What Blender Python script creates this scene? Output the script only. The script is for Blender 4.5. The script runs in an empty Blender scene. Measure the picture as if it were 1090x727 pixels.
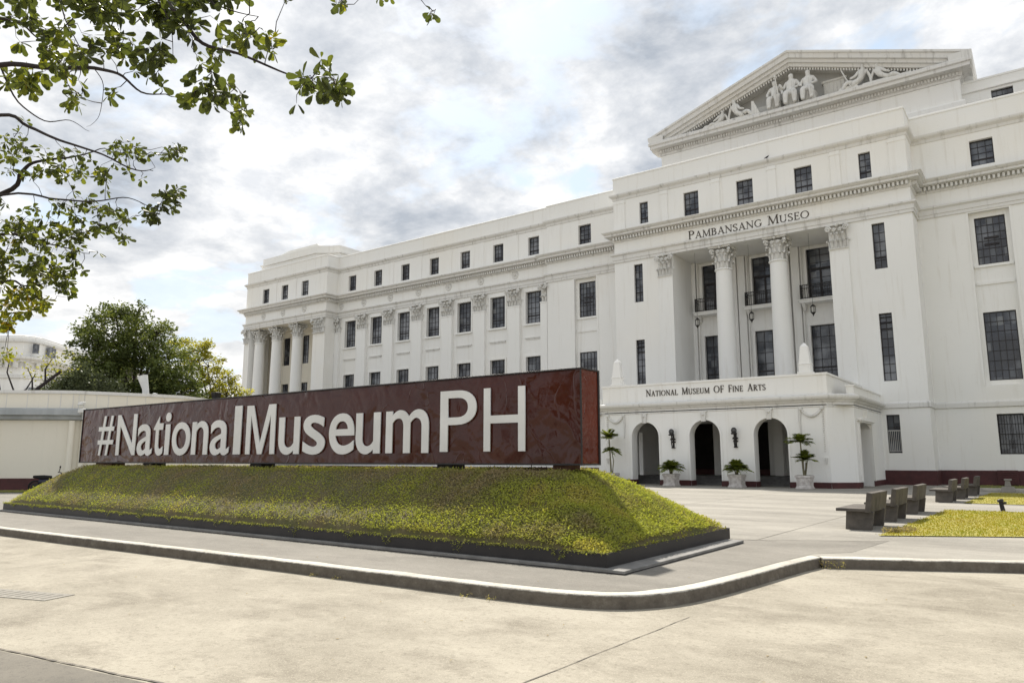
import bpy, bmesh, math, random
import numpy as np
from mathutils import Vector, Matrix, noise
from mathutils.geometry import tessellate_polygon
R = math.radians
rnd = random.Random(7)
sc = bpy.context.scene
COL = sc.collection

# ------------------------------------------------------------------ camera
H = 1.6
PIT, YAW = R(9.174), R(36.135)
cam_d = bpy.data.cameras.new('camera'); cam = bpy.data.objects.new('camera', cam_d); COL.objects.link(cam)
cam.location = (0, 0, H); cam.rotation_euler = (math.pi/2 + PIT, 0, YAW)
cam_d.sensor_fit = 'HORIZONTAL'; cam_d.sensor_width = 36; cam_d.lens = 779.13/1090*36
cam_d.clip_start = .1; cam_d.clip_end = 6000
sc.camera = cam
HD = Vector((-math.sin(YAW), math.cos(YAW), 0)); RT = Vector((math.cos(YAW), math.sin(YAW), 0))
def survey(lat, fwd, z=0.0):
    "site coordinates from metres right of / ahead of the viewpoint"
    p = HD*fwd + RT*lat
    return Vector((p.x, p.y, z))

# ------------------------------------------------------------------ materials
def newmat(name):
    m = bpy.data.materials.new(name); m.use_nodes = True
    nt = m.node_tree; b = nt.nodes['Principled BSDF']
    return m, nt, b
def N(nt, t, **kw):
    n = nt.nodes.new(t)
    for k, v in kw.items():
        if k.startswith('i_'):
            key = k[2:]; key = int(key) if key.isdigit() else key.replace('_', ' ')
            n.inputs[key].default_value = v
        else: setattr(n, k, v)
    return n
def L(nt, a, b): nt.links.new(a, b)
def coords(nt, scale=(1,1,1)):
    tc = N(nt, 'ShaderNodeTexCoord'); mp = N(nt, 'ShaderNodeMapping'); mp.inputs['Scale'].default_value = scale
    L(nt, tc.outputs['Object'], mp.inputs['Vector']); return mp.outputs['Vector']
def ramp(nt, fac, stops):
    r = N(nt, 'ShaderNodeValToRGB'); e = r.color_ramp.elements
    while len(e) < len(stops): e.new(.5)
    for k, (p, c) in enumerate(stops):
        e[k].position = p; e[k].color = tuple(c)+(1,) if len(c) == 3 else c
    L(nt, fac, r.inputs['Fac']); return r.outputs['Color']
def mixc(nt, fac, a, b, blend='MIX'):
    m = N(nt, 'ShaderNodeMix', data_type='RGBA', blend_type=blend)
    for s, v in ((0, fac), (6, a), (7, b)):
        if isinstance(v, (int, float)): m.inputs[s].default_value = v
        elif isinstance(v, tuple): m.inputs[s].default_value = v+(1,) if len(v) == 3 else v
        else: L(nt, v, m.inputs[s])
    return m.outputs[2]
def noiset(nt, vec, scale, detail=5, rough=.55):
    n = N(nt, 'ShaderNodeTexNoise'); n.inputs['Scale'].default_value = scale; n.inputs['Detail'].default_value = detail
    n.inputs['Roughness'].default_value = rough; L(nt, vec, n.inputs['Vector']); return n.outputs['Fac']
def plain(name, c1, c2=None, rough=.8, scale=2.0, bump=0.0, bscale=20, spec=.3, stretch=(1,1,1), metallic=0, lo=.35, hi=.65):
    m, nt, b = newmat(name)
    v = coords(nt, stretch)
    c2 = c2 or tuple(x*.85 for x in c1)
    f = noiset(nt, v, scale)
    L(nt, ramp(nt, f, [(lo, c1), (hi, c2)]), b.inputs['Base Color'])
    b.inputs['Roughness'].default_value = rough; b.inputs['Specular IOR Level'].default_value = spec
    b.inputs['Metallic'].default_value = metallic
    if bump:
        bp = N(nt, 'ShaderNodeBump'); bp.inputs['Strength'].default_value = bump; bp.inputs['Distance'].default_value = .02
        L(nt, noiset(nt, v, bscale, 6), bp.inputs['Height']); L(nt, bp.outputs[0], b.inputs['Normal'])
    return m

def plaster(name, base, stain, amt=.35):
    m, nt, b = newmat(name)
    v = coords(nt); vs = coords(nt, (1.2, 1.2, .09))
    big = noiset(nt, v, .18, 4); fine = noiset(nt, v, 6, 6)
    streak = noiset(nt, vs, 2.2, 7, .65)
    c = ramp(nt, big, [(.3, base), (.7, tuple(x*y for x, y in zip(base, (.955, .955, .95))))])
    c = mixc(nt, ramp(nt, streak, [(.54, (0,0,0)), (.76, (amt, amt, amt))]), c, stain)
    c = mixc(nt, ramp(nt, fine, [(.62, (0,0,0)), (.8, (amt*.6,)*3)]), c, stain)
    c = mixc(nt, ramp(nt, noiset(nt, v, .11, 3, .5), [(.50, (0,0,0)), (.70, (.35,)*3)]), c, (base[0]*1.0, base[1]*.955, base[2]*.87))
    L(nt, c, b.inputs['Base Color'])
    b.inputs['Roughness'].default_value = .75; b.inputs['Specular IOR Level'].default_value = .25
    bp = N(nt, 'ShaderNodeBump'); bp.inputs['Strength'].default_value = .25; bp.inputs['Distance'].default_value = .02
    L(nt, noiset(nt, v, 9, 6), bp.inputs['Height']); L(nt, bp.outputs[0], b.inputs['Normal'])
    return m
MAT = {}
MAT['wall'] = plaster('white_plaster', (.84, .832, .805), (.58, .54, .47), .42)
MAT['trim'] = plaster('grey_white_moulding', (.72, .71, .685), (.27, .255, .23), .8)
MAT['carve'] = plaster('carved_stone', (.70, .69, .66), (.28, .26, .23), .7)
MAT['tymp'] = plaster('tympanum_plaster', (.50, .50, .49), (.25, .24, .22), .7)  # darker than the other plasters: shade of the recess put into the colour
for q_ in MAT['carve'].node_tree.nodes:
    if q_.type == 'BUMP': q_.inputs['Strength'].default_value = .7; q_.inputs['Distance'].default_value = .06
MAT['cream'] = plaster('cream_plaster', (.80, .755, .65), (.55, .5, .42))
MAT['maroon'] = plain('maroon_dado_paint', (.088, .030, .030), (.065, .024, .024), rough=.6, scale=3)
MAT['grout'] = plain('grey_steps', (.16, .155, .15), (.11, .105, .1), scale=4)
MAT['iron'] = plain('black_iron', (.018, .017, .017), (.03, .026, .024), rough=.5, scale=8)
MAT['frame'] = plain('dark_window_frame', (.03, .024, .024), (.018, .016, .018), rough=.45, scale=4)
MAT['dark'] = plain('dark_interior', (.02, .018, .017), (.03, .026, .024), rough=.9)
MAT['bars'] = plain('pale_window_bars', (.45, .44, .42), rough=.6)
MAT['letter'] = plain('pale_grey_letter', (.76, .755, .735), (.68, .675, .65), rough=.45, scale=1.5)
MAT['letter_edge'] = MAT['letter']
MAT['ink'] = plain('bronze_letter', (.045, .035, .028), (.07, .055, .04), rough=.5, scale=10)
MAT['steel'] = plain('dark_steel_edging', (.026, .023, .023), (.018, .016, .017), rough=.5, scale=3, spec=.4)
MAT['plinth'] = plain('pale_plinth', (.24, .232, .22), (.16, .155, .148), scale=3)
MAT['brownbox'] = plain('brown_support', (.16, .085, .055), (.11, .06, .04), scale=5)
MAT['soil'] = plain('mound_soil', (.085, .085, .03), (.12, .095, .05), scale=1.5, bump=.5)
MAT['bench'] = plain('grey_bench_concrete', (.13, .115, .10), (.065, .058, .052), rough=.85, scale=2.5, bump=.3, bscale=25)
MAT['pot'] = plain('weathered_white_planter', (.62, .59, .56), (.36, .32, .30), scale=5, lo=.4, hi=.75, bump=.3)
MAT['bark'] = plain('bark', (.11, .085, .065), (.05, .04, .032), scale=6, bump=.6, stretch=(1,1,.3))
MAT['bark_dark'] = plain('dark_bark', (.045, .034, .032), (.025, .02, .02), scale=8, bump=.5)
MAT['palmstem'] = plain('palm_stem', (.22, .2, .13), (.12, .11, .07), scale=12, stretch=(1,1,4))
MAT['white'] = plain('white_paint', (.78, .78, .76), rough=.5)
MAT['metalgrey'] = plain('grey_band', (.42, .44, .45), (.32, .34, .35), scale=1.5, stretch=(1,1,.2))
MAT['rubber'] = plain('black_rubber', (.015, .015, .015), rough=.9)
MAT['redpaint'] = plain('motorcycle_paint', (.03, .03, .05), rough=.3)
MAT['lawn_shaded'] = plain('weeds', (.07, .10, .02), (.14, .13, .04), scale=10)  # ground of the shaded grass strips: darker green, shade put into the colour
MAT['joint'] = plain('joint_sealant', (.09, .08, .065), (.14, .12, .1), scale=9)

def concrete(name, base, alt, dark, streak=(1,1,1), spots=.5, bump=.25):
    m, nt, b = newmat(name)
    v = coords(nt); vs = coords(nt, streak)
    c = ramp(nt, noiset(nt, vs, .42, 9, .66), [(.36, alt), (.60, base)])
    c = mixc(nt, ramp(nt, noiset(nt, v, 3.1, 9, .72), [(.52, (0,0,0)), (.70, (.45,)*3)]), c, tuple(min(1, x*1.25) for x in base))
    c = mixc(nt, ramp(nt, noiset(nt, vs, 1.1, 11, .74), [(.50, (0,0,0)), (.70, (spots,)*3)]), c, dark)
    c = mixc(nt, ramp(nt, noiset(nt, v, 22, 6, .7), [(.52, (0,0,0)), (.70, (.6,)*3)]), c, dark)
    c = mixc(nt, ramp(nt, noiset(nt, v, 90, 3, .6), [(.54, (0,0,0)), (.66, (.5,)*3)]), c, tuple(min(1, x*1.5) for x in base))
    c = mixc(nt, ramp(nt, noiset(nt, v, 8.5, 3, .5), [(.70, (0,0,0)), (.76, (.5,)*3)]), c, dark)
    L(nt, c, b.inputs['Base Color']); b.inputs['Roughness'].default_value = .9; b.inputs['Specular IOR Level'].default_value = .2
    bp = N(nt, 'ShaderNodeBump'); bp.inputs['Strength'].default_value = bump; bp.inputs['Distance'].default_value = .01
    L(nt, noiset(nt, v, 45, 8, .7), bp.inputs['Height']); L(nt, bp.outputs[0], b.inputs['Normal'])
    return m
MAT['road'] = concrete('road_concrete', (.315, .287, .233), (.215, .193, .152), (.125, .107, .08), (.8, 1.15, 1), spots=.7)
MAT['walk'] = concrete('walk_concrete', (.215, .20, .175), (.15, .14, .122), (.11, .10, .085), (.5, 1.2, 1))
MAT['plaza'] = concrete('plaza_concrete', (.29, .272, .238), (.205, .192, .168), (.14, .13, .112), (.3, 1.2, 1), spots=.6)
MAT['asphalt'] = concrete('old_asphalt', (.16, .146, .122), (.115, .105, .088), (.07, .066, .06))
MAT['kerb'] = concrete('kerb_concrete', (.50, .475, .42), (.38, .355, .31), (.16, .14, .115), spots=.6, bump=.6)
def darken_face(m):  # turns the kerb colour to a dark mottled brown below its top edge
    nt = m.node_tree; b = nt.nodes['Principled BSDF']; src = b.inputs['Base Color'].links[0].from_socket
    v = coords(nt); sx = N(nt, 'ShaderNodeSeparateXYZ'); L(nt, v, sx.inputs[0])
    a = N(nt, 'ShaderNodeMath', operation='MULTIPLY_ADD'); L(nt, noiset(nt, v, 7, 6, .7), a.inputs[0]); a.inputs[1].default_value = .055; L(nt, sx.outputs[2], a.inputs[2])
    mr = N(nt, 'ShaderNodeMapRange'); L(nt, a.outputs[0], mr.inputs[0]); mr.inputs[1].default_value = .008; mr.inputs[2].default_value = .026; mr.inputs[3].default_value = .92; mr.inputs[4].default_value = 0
    face_tone = ramp(nt, noiset(nt, v, 4.5, 10, .8), [(.34, (.065, .052, .04)), (.55, (.12, .102, .08)), (.75, (.24, .21, .17))])
    L(nt, mixc(nt, mr.outputs[0], src, face_tone), b.inputs['Base Color'])
darken_face(MAT['kerb'])

def leafmat(name, stops, trans=.35, rough=.5, spec=.12):
    m, nt, b = newmat(name)
    a = N(nt, 'ShaderNodeAttribute', attribute_name='tint')
    c = ramp(nt, a.outputs['Fac'], stops)
    L(nt, c, b.inputs['Base Color']); b.inputs['Roughness'].default_value = rough; b.inputs['Specular IOR Level'].default_value = spec
    t = N(nt, 'ShaderNodeBsdfTranslucent'); L(nt, mixc(nt, 1.0, c, (1.0, 1.0, .45), 'MULTIPLY'), t.inputs['Color'])
    g = N(nt, 'ShaderNodeNewGeometry')
    mx = N(nt, 'ShaderNodeMixShader'); mx.inputs[0].default_value = trans
    L(nt, b.outputs[0], mx.inputs[1]); L(nt, t.outputs[0], mx.inputs[2])
    out = nt.nodes['Material Output']; L(nt, mx.outputs[0], out.inputs['Surface'])
    return m
MAT['grass'] = leafmat('mound_leaves', [(0, (.37, .29, .19)), (.28, (.34, .29, .15)), (.5, (.33, .33, .10)), (.75, (.40, .43, .085)), (1, (.48, .43, .12))], .4, .9, .03)
MAT['lawn'] = leafmat('lawn_blades', [(0, (.34, .27, .06)), (.5, (.38, .33, .035)), (1, (.25, .27, .03))], .3)
MAT['leaf_near'] = leafmat('big_leaves', [(0, (.045, .052, .025)), (.42, (.08, .10, .03)), (.72, (.17, .19, .033)), (.93, (.34, .33, .02)), (1, (.38, .27, .03))], .5, .45, .25)
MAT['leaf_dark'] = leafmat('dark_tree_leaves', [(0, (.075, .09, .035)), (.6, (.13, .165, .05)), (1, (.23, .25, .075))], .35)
MAT['leaf_grey'] = leafmat('grey_green_leaves', [(0, (.09, .105, .055)), (1, (.15, .17, .09))], .3)
MAT['leaf_pale'] = leafmat('pale_tree_leaves', [(0, (.20, .20, .04)), (.6, (.36, .34, .05)), (1, (.5, .45, .1))], .55)
MAT['palm'] = leafmat('palm_leaflets', [(0, (.09, .12, .035)), (.6, (.20, .25, .05)), (1, (.42, .42, .10))], .45)

# window glass: dark, softly reflecting, every pane a little different
def glassmat():
    m, nt, b = newmat('window_glass')
    tc = N(nt, 'ShaderNodeTexCoord'); oi = N(nt, 'ShaderNodeObjectInfo')
    mp = N(nt, 'ShaderNodeMapping'); mp.inputs['Scale'].default_value = (2.3, 1, 1.75)
    ad = N(nt, 'ShaderNodeVectorMath', operation='ADD'); L(nt, tc.outputs['Object'], ad.inputs[0]); L(nt, oi.outputs['Location'], ad.inputs[1])
    L(nt, ad.outputs[0], mp.inputs['Vector'])
    fl = N(nt, 'ShaderNodeVectorMath', operation='FLOOR'); L(nt, mp.outputs[0], fl.inputs[0])
    wn = N(nt, 'ShaderNodeTexWhiteNoise', noise_dimensions='3D'); L(nt, fl.outputs[0], wn.inputs['Vector'])
    nz = noiset(nt, ad.outputs[0], .55, 3)
    c = ramp(nt, wn.outputs['Value'], [(0, (.028, .032, .042)), (.6, (.05, .055, .07)), (.85, (.10, .11, .125)), (1, (.17, .175, .18))])
    c = mixc(nt, ramp(nt, nz, [(.45, (0,0,0)), (.62, (.55,)*3)]), c, (.022, .022, .025))
    c = mixc(nt, ramp(nt, noiset(nt, ad.outputs[0], .35, 2), [(.50, (0,0,0)), (.60, (.8,)*3)]), c, (.22, .23, .25))
    L(nt, c, b.inputs['Base Color']); b.inputs['Roughness'].default_value = .1; b.inputs['Specular IOR Level'].default_value = .6
    bp = N(nt, 'ShaderNodeBump'); bp.inputs['Strength'].default_value = .25; bp.inputs['Distance'].default_value = .03
    L(nt, noiset(nt, ad.outputs[0], 1.8, 3), bp.inputs['Height']); L(nt, bp.outputs[0], b.inputs['Normal'])
    return m
MAT['glass'] = glassmat()

def vinyl(name='brown_vinyl', c1=(.064, .0135, .0075), c2=(.045, .0105, .0068), wr=.06):
    m, nt, b = newmat(name)
    v = coords(nt)
    c = ramp(nt, noiset(nt, v, .7, 4), [(.3, c1), (.7, c2)])
    L(nt, c, b.inputs['Base Color']); b.inputs['Roughness'].default_value = .08; b.inputs['Specular IOR Level'].default_value = .32
    vd = coords(nt, (1.0, 1.0, .8))
    dn = N(nt, 'ShaderNodeTexNoise'); dn.inputs['Scale'].default_value = .9; dn.inputs['Detail'].default_value = 1.2; dn.inputs['Distortion'].default_value = 2.2
    L(nt, vd, dn.inputs['Vector'])
    n2 = N(nt, 'ShaderNodeTexNoise'); n2.inputs['Scale'].default_value = 3.0; n2.inputs['Detail'].default_value = 0.6; n2.inputs['Distortion'].default_value = 2.5
    L(nt, vd, n2.inputs['Vector'])
    ad = N(nt, 'ShaderNodeMath', operation='MULTIPLY_ADD'); L(nt, n2.outputs['Fac'], ad.inputs[0]); ad.inputs[1].default_value = .12; L(nt, dn.outputs['Fac'], ad.inputs[2])
    bp = N(nt, 'ShaderNodeBump'); bp.inputs['Strength'].default_value = .75; bp.inputs['Distance'].default_value = wr
    # creases: thin folded ridges running here and there
    rg = N(nt, 'ShaderNodeTexNoise'); rg.inputs['Scale'].default_value = .75; rg.inputs['Detail'].default_value = .3; rg.inputs['Distortion'].default_value = 2.6; L(nt, vd, rg.inputs['Vector'])
    rr = ramp(nt, rg.outputs['Fac'], [(.475, (0,0,0)), (.50, (1,1,1)), (.525, (0,0,0))])
    mk_ = ramp(nt, noiset(nt, vd, 1.4, 2), [(.5, (0,0,0)), (.6, (1,1,1))]); rr = mixc(nt, 1.0, rr, mk_, 'MULTIPLY')
    a2 = N(nt, 'ShaderNodeMath', operation='MULTIPLY_ADD'); L(nt, rr, a2.inputs[0]); a2.inputs[1].default_value = .13; L(nt, ad.outputs[0], a2.inputs[2])
    L(nt, a2.outputs[0], bp.inputs['Height']); L(nt, bp.outputs[0], b.inputs['Normal'])
    return m
MAT['vinyl'] = vinyl(); MAT['vinyl_side'] = vinyl('brown_vinyl_lit_side', (.15, .030, .013), (.085, .018, .010), .06)  # side sheet: same vinyl, its brighter reflected light put into the colour

# ------------------------------------------------------------------ object helpers
def tag(o, label=None, cat=None, group=None, kind=None):
    if label: o['label'] = label
    if cat: o['category'] = cat
    if group: o['group'] = group
    if kind: o['kind'] = kind
    return o
def thing(name, label, cat, loc=(0,0,0), rz=0, group=None):
    o = bpy.data.objects.new(name, None); COL.objects.link(o); o.empty_display_size = .3
    o.location = loc; o.rotation_euler = (0, 0, rz)
    return tag(o, label, cat, group)
def link(name, me, parent=None, loc=(0,0,0), rz=0):
    o = bpy.data.objects.new(name, me); COL.objects.link(o)
    if parent is not None: o.parent = parent
    o.location = loc; o.rotation_euler = (0, 0, rz); return o
def dup(o, loc, rz=None, label=None, parent=None):
    c = o.copy(); COL.objects.link(c); c.location = loc
    if rz is not None: c.rotation_euler = (0, 0, rz)
    if label: c['label'] = label
    if parent is not None: c.parent = parent
    for ch in o.children:
        d = ch.copy(); COL.objects.link(d); d.parent = c
        for g in ch.children:
            e = g.copy(); COL.objects.link(e); e.parent = d
    return c

class MB:
    def __init__(s): s.v = []; s.f = []; s.s = []
    def add(s, vs, fs, smooth=False):
        n = len(s.v); s.v += [tuple(p) for p in vs]
        for f in fs: s.f.append([i+n for i in f]); s.s.append(smooth)
    def quad(s, a, b, c, d): s.add([a, b, c, d], [(0, 1, 2, 3)])
    def box(s, x0, x1, y0, y1, z0, z1):
        s.add([(x0,y0,z0),(x1,y0,z0),(x1,y1,z0),(x0,y1,z0),(x0,y0,z1),(x1,y0,z1),(x1,y1,z1),(x0,y1,z1)],
              [(0,3,2,1),(4,5,6,7),(0,1,5,4),(1,2,6,5),(2,3,7,6),(3,0,4,7)])
    def taper(s, cx, cy, z0, z1, a0, b0, a1, b1, dx=0, dy=0):
        s.add([(cx-a0,cy-b0,z0),(cx+a0,cy-b0,z0),(cx+a0,cy+b0,z0),(cx-a0,cy+b0,z0),
               (cx+dx-a1,cy+dy-b1,z1),(cx+dx+a1,cy+dy-b1,z1),(cx+dx+a1,cy+dy+b1,z1),(cx+dx-a1,cy+dy+b1,z1)],
              [(0,3,2,1),(4,5,6,7),(0,1,5,4),(1,2,6,5),(2,3,7,6),(3,0,4,7)])
    def lathe(s, cx, cy, prof, n=24, cap=True, sx=1, sy=1, smooth=True):
        vs = []; fs = []
        for r, z in prof:
            for k in range(n):
                a = 2*math.pi*k/n; vs.append((cx+r*math.cos(a)*sx, cy+r*math.sin(a)*sy, z))
        for j in range(len(prof)-1):
            for k in range(n): fs.append((j*n+k, j*n+(k+1) % n, (j+1)*n+(k+1) % n, (j+1)*n+k))
        s.add(vs, fs, smooth)
        if cap:
            s.add(vs[:n], [tuple(range(n))[::-1]]); s.add(vs[-n:], [tuple(range(n))])
    def tube(s, pts, rad, n=8, cap=True, smooth=True):
        pts = [Vector(p) for p in pts]; m = len(pts)
        if not hasattr(rad, '__len__'): rad = [rad]*m
        up = Vector((.13, .27, .95)); vs = []; fs = []
        for i, p in enumerate(pts):
            t = (pts[min(i+1, m-1)]-pts[max(i-1, 0)]).normalized()
            a = t.cross(up)
            if a.length < 1e-4: a = t.cross(Vector((1, 0, 0)))
            a.normalize(); b = t.cross(a)
            for k in range(n):
                q = 2*math.pi*k/n; vs.append(p+(a*math.cos(q)+b*math.sin(q))*rad[i])
        for j in range(m-1):
            for k in range(n): fs.append((j*n+k, (j+1)*n+k, (j+1)*n+(k+1) % n, j*n+(k+1) % n))
        s.add(vs, fs, smooth)
        if cap:
            s.add(vs[:n], [tuple(range(n))]); s.add(vs[-n:], [tuple(range(n))[::-1]])
    def ball(s, c, r, n=10, sx=1, sy=1, sz=1):
        prof = [(max(1e-3, r*math.sin(math.pi*j/n)), -r*math.cos(math.pi*j/n)*sz) for j in range(n+1)]
        s.lathe(c[0], c[1], [(a, c[2]+b) for a, b in prof], n=n*2, cap=False, sx=sx, sy=sy)
    def poly(s, pts, z):
        tri = tessellate_polygon([[Vector((p[0], p[1], 0)) for p in pts]])
        s.add([(p[0], p[1], z) for p in pts], [t if (Vector(pts[t[1]][:2])-Vector(pts[t[0]][:2])).cross(Vector(pts[t[2]][:2])-Vector(pts[t[0]][:2])) > 0 else t[::-1] for t in tri])
    def prism(s, pts, z0, z1):
        n = len(pts); s.poly(pts, z1)
        ar = sum(pts[i][0]*pts[(i+1) % n][1]-pts[(i+1) % n][0]*pts[i][1] for i in range(n))
        for i in range(n):
            a, b = pts[i], pts[(i+1) % n]
            if ar < 0: a, b = b, a
            s.quad((a[0],a[1],z0), (b[0],b[1],z0), (b[0],b[1],z1), (a[0],a[1],z1))
    def sweep(s, path, prof, closed=False):
        "profile of (outward offset, z) carried along a plan path, outward = right-hand side"
        m = len(path); P = [Vector(p[:2]) for p in path]; off = []
        for i in range(m):
            d = []
            if i > 0 or closed: d.append((P[i]-P[i-1]).normalized())
            if i < m-1 or closed: d.append((P[(i+1) % m]-P[i]).normalized())
            ns = [Vector((t.y, -t.x)) for t in d]
            if len(ns) == 2: off.append((ns[0]+ns[1])/(1+ns[0].dot(ns[1])))
            else: off.append(ns[0])
        vs = [(P[i].x+off[i].x*o, P[i].y+off[i].y*o, z) for i in range(m) for o, z in prof]; k = len(prof); fs = []
        for i in range(m if closed else m-1):
            for j in range(k-1):
                a = i*k+j; b = ((i+1) % m)*k+j
                fs.append((a, b, b+1, a+1))
        s.add(vs, fs)
        if not closed:
            s.add(vs[:k], [tuple(range(k))]); s.add(vs[-k:], [tuple(range(k))[::-1]])
    def merge(s, o, off=(0,0,0), rz=0, sc=1.0):
        c, q = math.cos(rz), math.sin(rz)
        n = len(s.v); s.v += [(off[0]+sc*(x*c-y*q), off[1]+sc*(x*q+y*c), off[2]+sc*z) for x, y, z in o.v]
        s.f += [[i+n for i in f] for f in o.f]; s.s += o.s
    def mesh(s, name, mat):
        me = bpy.data.meshes.new(name); me.from_pydata(s.v, [], s.f)
        me.polygons.foreach_set('use_smooth', s.s)
        mat = mat if isinstance(mat, (list, tuple)) else [mat]
        for x in mat: me.materials.append(MAT[x] if isinstance(x, str) else x)
        me.validate(); me.update(); return me
    def build(s, name, mat, parent=None, bevel=0, loc=(0,0,0), rz=0):
        o = link(name, s.mesh(name, mat), parent, loc, rz)
        if bevel:
            bm = o.modifiers.new('bevel', 'BEVEL'); bm.width = bevel; bm.segments = 2; bm.limit_method = 'ANGLE'
        return o
    def cutwall(s, p0, p1, z0, z1, holes=(), reveal=.35):
        "plan segment p0->p1 (outside on its right-hand side) with rectangular openings (s0,s1,z0,z1) and their reveals"
        p0 = Vector(p0); p1 = Vector(p1); t = (p1-p0); Ln = t.length; t.normalize(); n = Vector((t.y, -t.x))
        W = lambda a, z, d=0: (p0.x+t.x*a-n.x*d, p0.y+t.y*a-n.y*d, z)
        ss = sorted({0, Ln} | {round(h[k], 4) for h in holes for k in (0, 1)}); zs = sorted({z0, z1} | {h[k] for h in holes for k in (2, 3)})
        for i in range(len(ss)-1):
            run = None
            for j in range(len(zs)-1):
                cs, cz = (ss[i]+ss[i+1])/2, (zs[j]+zs[j+1])/2
                if any(h[0] < cs < h[1] and h[2] < cz < h[3] for h in holes): continue
                s.quad(W(ss[i], zs[j]), W(ss[i+1], zs[j]), W(ss[i+1], zs[j+1]), W(ss[i], zs[j+1]))
        for a, b, c, d in holes:
            r = reveal
            s.quad(W(a,c), W(a,d), W(a,d,r), W(a,c,r)); s.quad(W(b,c), W(b,c,r), W(b,d,r), W(b,d))
            s.quad(W(a,c), W(a,c,r), W(b,c,r), W(b,c)); s.quad(W(a,d), W(b,d), W(b,d,r), W(a,d,r))

def np_mesh(name, V, F4, mat, tint=None):
    me = bpy.data.meshes.new(name); nv, nf = len(V), len(F4)
    me.vertices.add(nv); me.vertices.foreach_set('co', np.ascontiguousarray(V, dtype=np.float32).ravel())
    me.loops.add(nf*4); me.loops.foreach_set('vertex_index', np.ascontiguousarray(F4, dtype=np.int32).ravel())
    me.polygons.add(nf); me.polygons.foreach_set('loop_start', np.arange(0, nf*4, 4, dtype=np.int32))
    me.update(calc_edges=True)
    if tint is not None:
        a = me.attributes.new('tint', 'FLOAT', 'FACE'); a.data.foreach_set('value', np.asarray(tint, dtype=np.float32))
    me.materials.append(MAT[mat]); return me
npr = np.random.default_rng(11)
def leaves_np(P, size, aspect=.5, up=.3, nrm=None, fold=.0, hang=0.0):
    "one kite-shaped leaf face per point"
    n = len(P); size = np.broadcast_to(size, (n,))
    d = npr.normal(size=(n, 3)); d[:, 2] = d[:, 2]*.6 - hang; d /= np.linalg.norm(d, axis=1)[:, None]
    m = npr.normal(size=(n, 3)); m[:, 2] += up*3
    if nrm is not None: m = m*.6 + nrm
    s = np.cross(d, m); s /= np.linalg.norm(s, axis=1)[:, None]+1e-9
    w = (size*aspect/2)[:, None]; l = size[:, None]
    V = np.stack([P, P+d*l*.45+s*w, P+d*l, P+d*l*.5-s*w], 1).reshape(-1, 3)
    return V, np.arange(n*4).reshape(n, 4)

# ------------------------------------------------------------------ the setting: ground, road, plaza
S = MB(); S.box(-2500, 2500, -2500, 2500, -.9, -.16); o = S.build('road', 'road'); tag(o, kind='structure')
kp = [(-120, 6.7), (-45, 6.95), (-20.07, 7.2), (-11.71, 7.6), (-7.2, 7.72), (-5.2, 7.80), (-4.35, 8.05), (-3.92, 8.65), (-3.72, 9.5), (-3.58, 10.7), (-3.42, 12.3), (-3.28, 13.25)]
def chaikin(p, n=2):
    for _ in range(n):
        q = [p[0]]
        for a, b in zip(p, p[1:]): q += [(a[0]*.75+b[0]*.25, a[1]*.75+b[1]*.25), (a[0]*.25+b[0]*.75, a[1]*.25+b[1]*.75)]
        p = q+[p[-1]]
    return p
kerb1 = chaikin(kp); kerb2 = [(-3.22, 13.1), (-.53, 14.42), (3, 16.2), (60, 45)]
def inset(path, d):
    out = []
    for i, p in enumerate(path):
        a = Vector(path[max(i-1, 0)]); b = Vector(path[min(i+1, len(path)-1)]); t = (b-a).normalized()
        out.append((p[0]-t.y*d, p[1]+t.x*d))
    return out
k1i = inset(kerb1, .2); k2i = inset(kerb2, .24)
kerbprof = [(.022, -.17), (.012, -.05), (.004, -.014), (-.006, -.002), (-.022, .004), (-.20, .006), (-.22, -.05)]
def kerbmesh(path, prof):
    S = MB(); pts = []
    for a, b in zip(path, path[1:]):
        n = max(1, min(120, int((Vector(b)-Vector(a)).length/.25)))
        for k in range(n): pts.append((a[0]+(b[0]-a[0])*k/n, a[1]+(b[1]-a[1])*k/n))
    pts.append(path[-1]); S.sweep(pts, prof)
    S.v = [(x+.012*noise.noise((x*2.3, y*2.3, z*6)), y+.016*noise.noise((x*2.1+9, y*2.1, z*6)), z+.007*noise.noise((x*3, y*3, 5))) for x, y, z in S.v]
    return S
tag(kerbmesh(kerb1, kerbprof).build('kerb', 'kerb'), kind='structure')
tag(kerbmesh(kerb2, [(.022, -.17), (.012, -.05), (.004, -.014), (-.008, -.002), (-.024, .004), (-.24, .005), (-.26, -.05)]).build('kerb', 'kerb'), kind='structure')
S = MB(); S.poly(k1i+k2i[1:]+[(600, 45), (600, 700), (-600, 700), (-600, 6.9)], 0.0)
o = S.build('pavement', 'plaza'); tag(o, kind='structure')
S = MB(); S.poly(inset(kerb1, .24)+[(-3.5, 13.6), (-3.0, 14.2), (-2.8, 16.6), (-6.0, 14.75), (-60, 14.75), (-120, 14.75)], .003); tag(S.build('sidewalk', 'walk'), kind='structure')
S = MB(); S.poly([(-60, -5), (-30, -.4), (-8.09, 3.0), (-5.96, 3.33), (0, 4.2), (10, 5.8), (10, -5)][:3]+[(-5.96, 3.3), (-4.9, 3.45), (-4.7, 2.8), (-4.2, -5)], -.156)
tag(S.build('asphalt_road', 'asphalt'), kind='structure')
S = MB()
def strip(S, a, b, w, z):
    a = Vector(a); b = Vector(b); t = (b-a).normalized(); n = Vector((-t.y, t.x))*w/2
    S.quad((a.x-n.x, a.y-n.y, z), (b.x-n.x, b.y-n.y, z), (b.x+n.x, b.y+n.y, z), (a.x+n.x, a.y+n.y, z))
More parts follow.
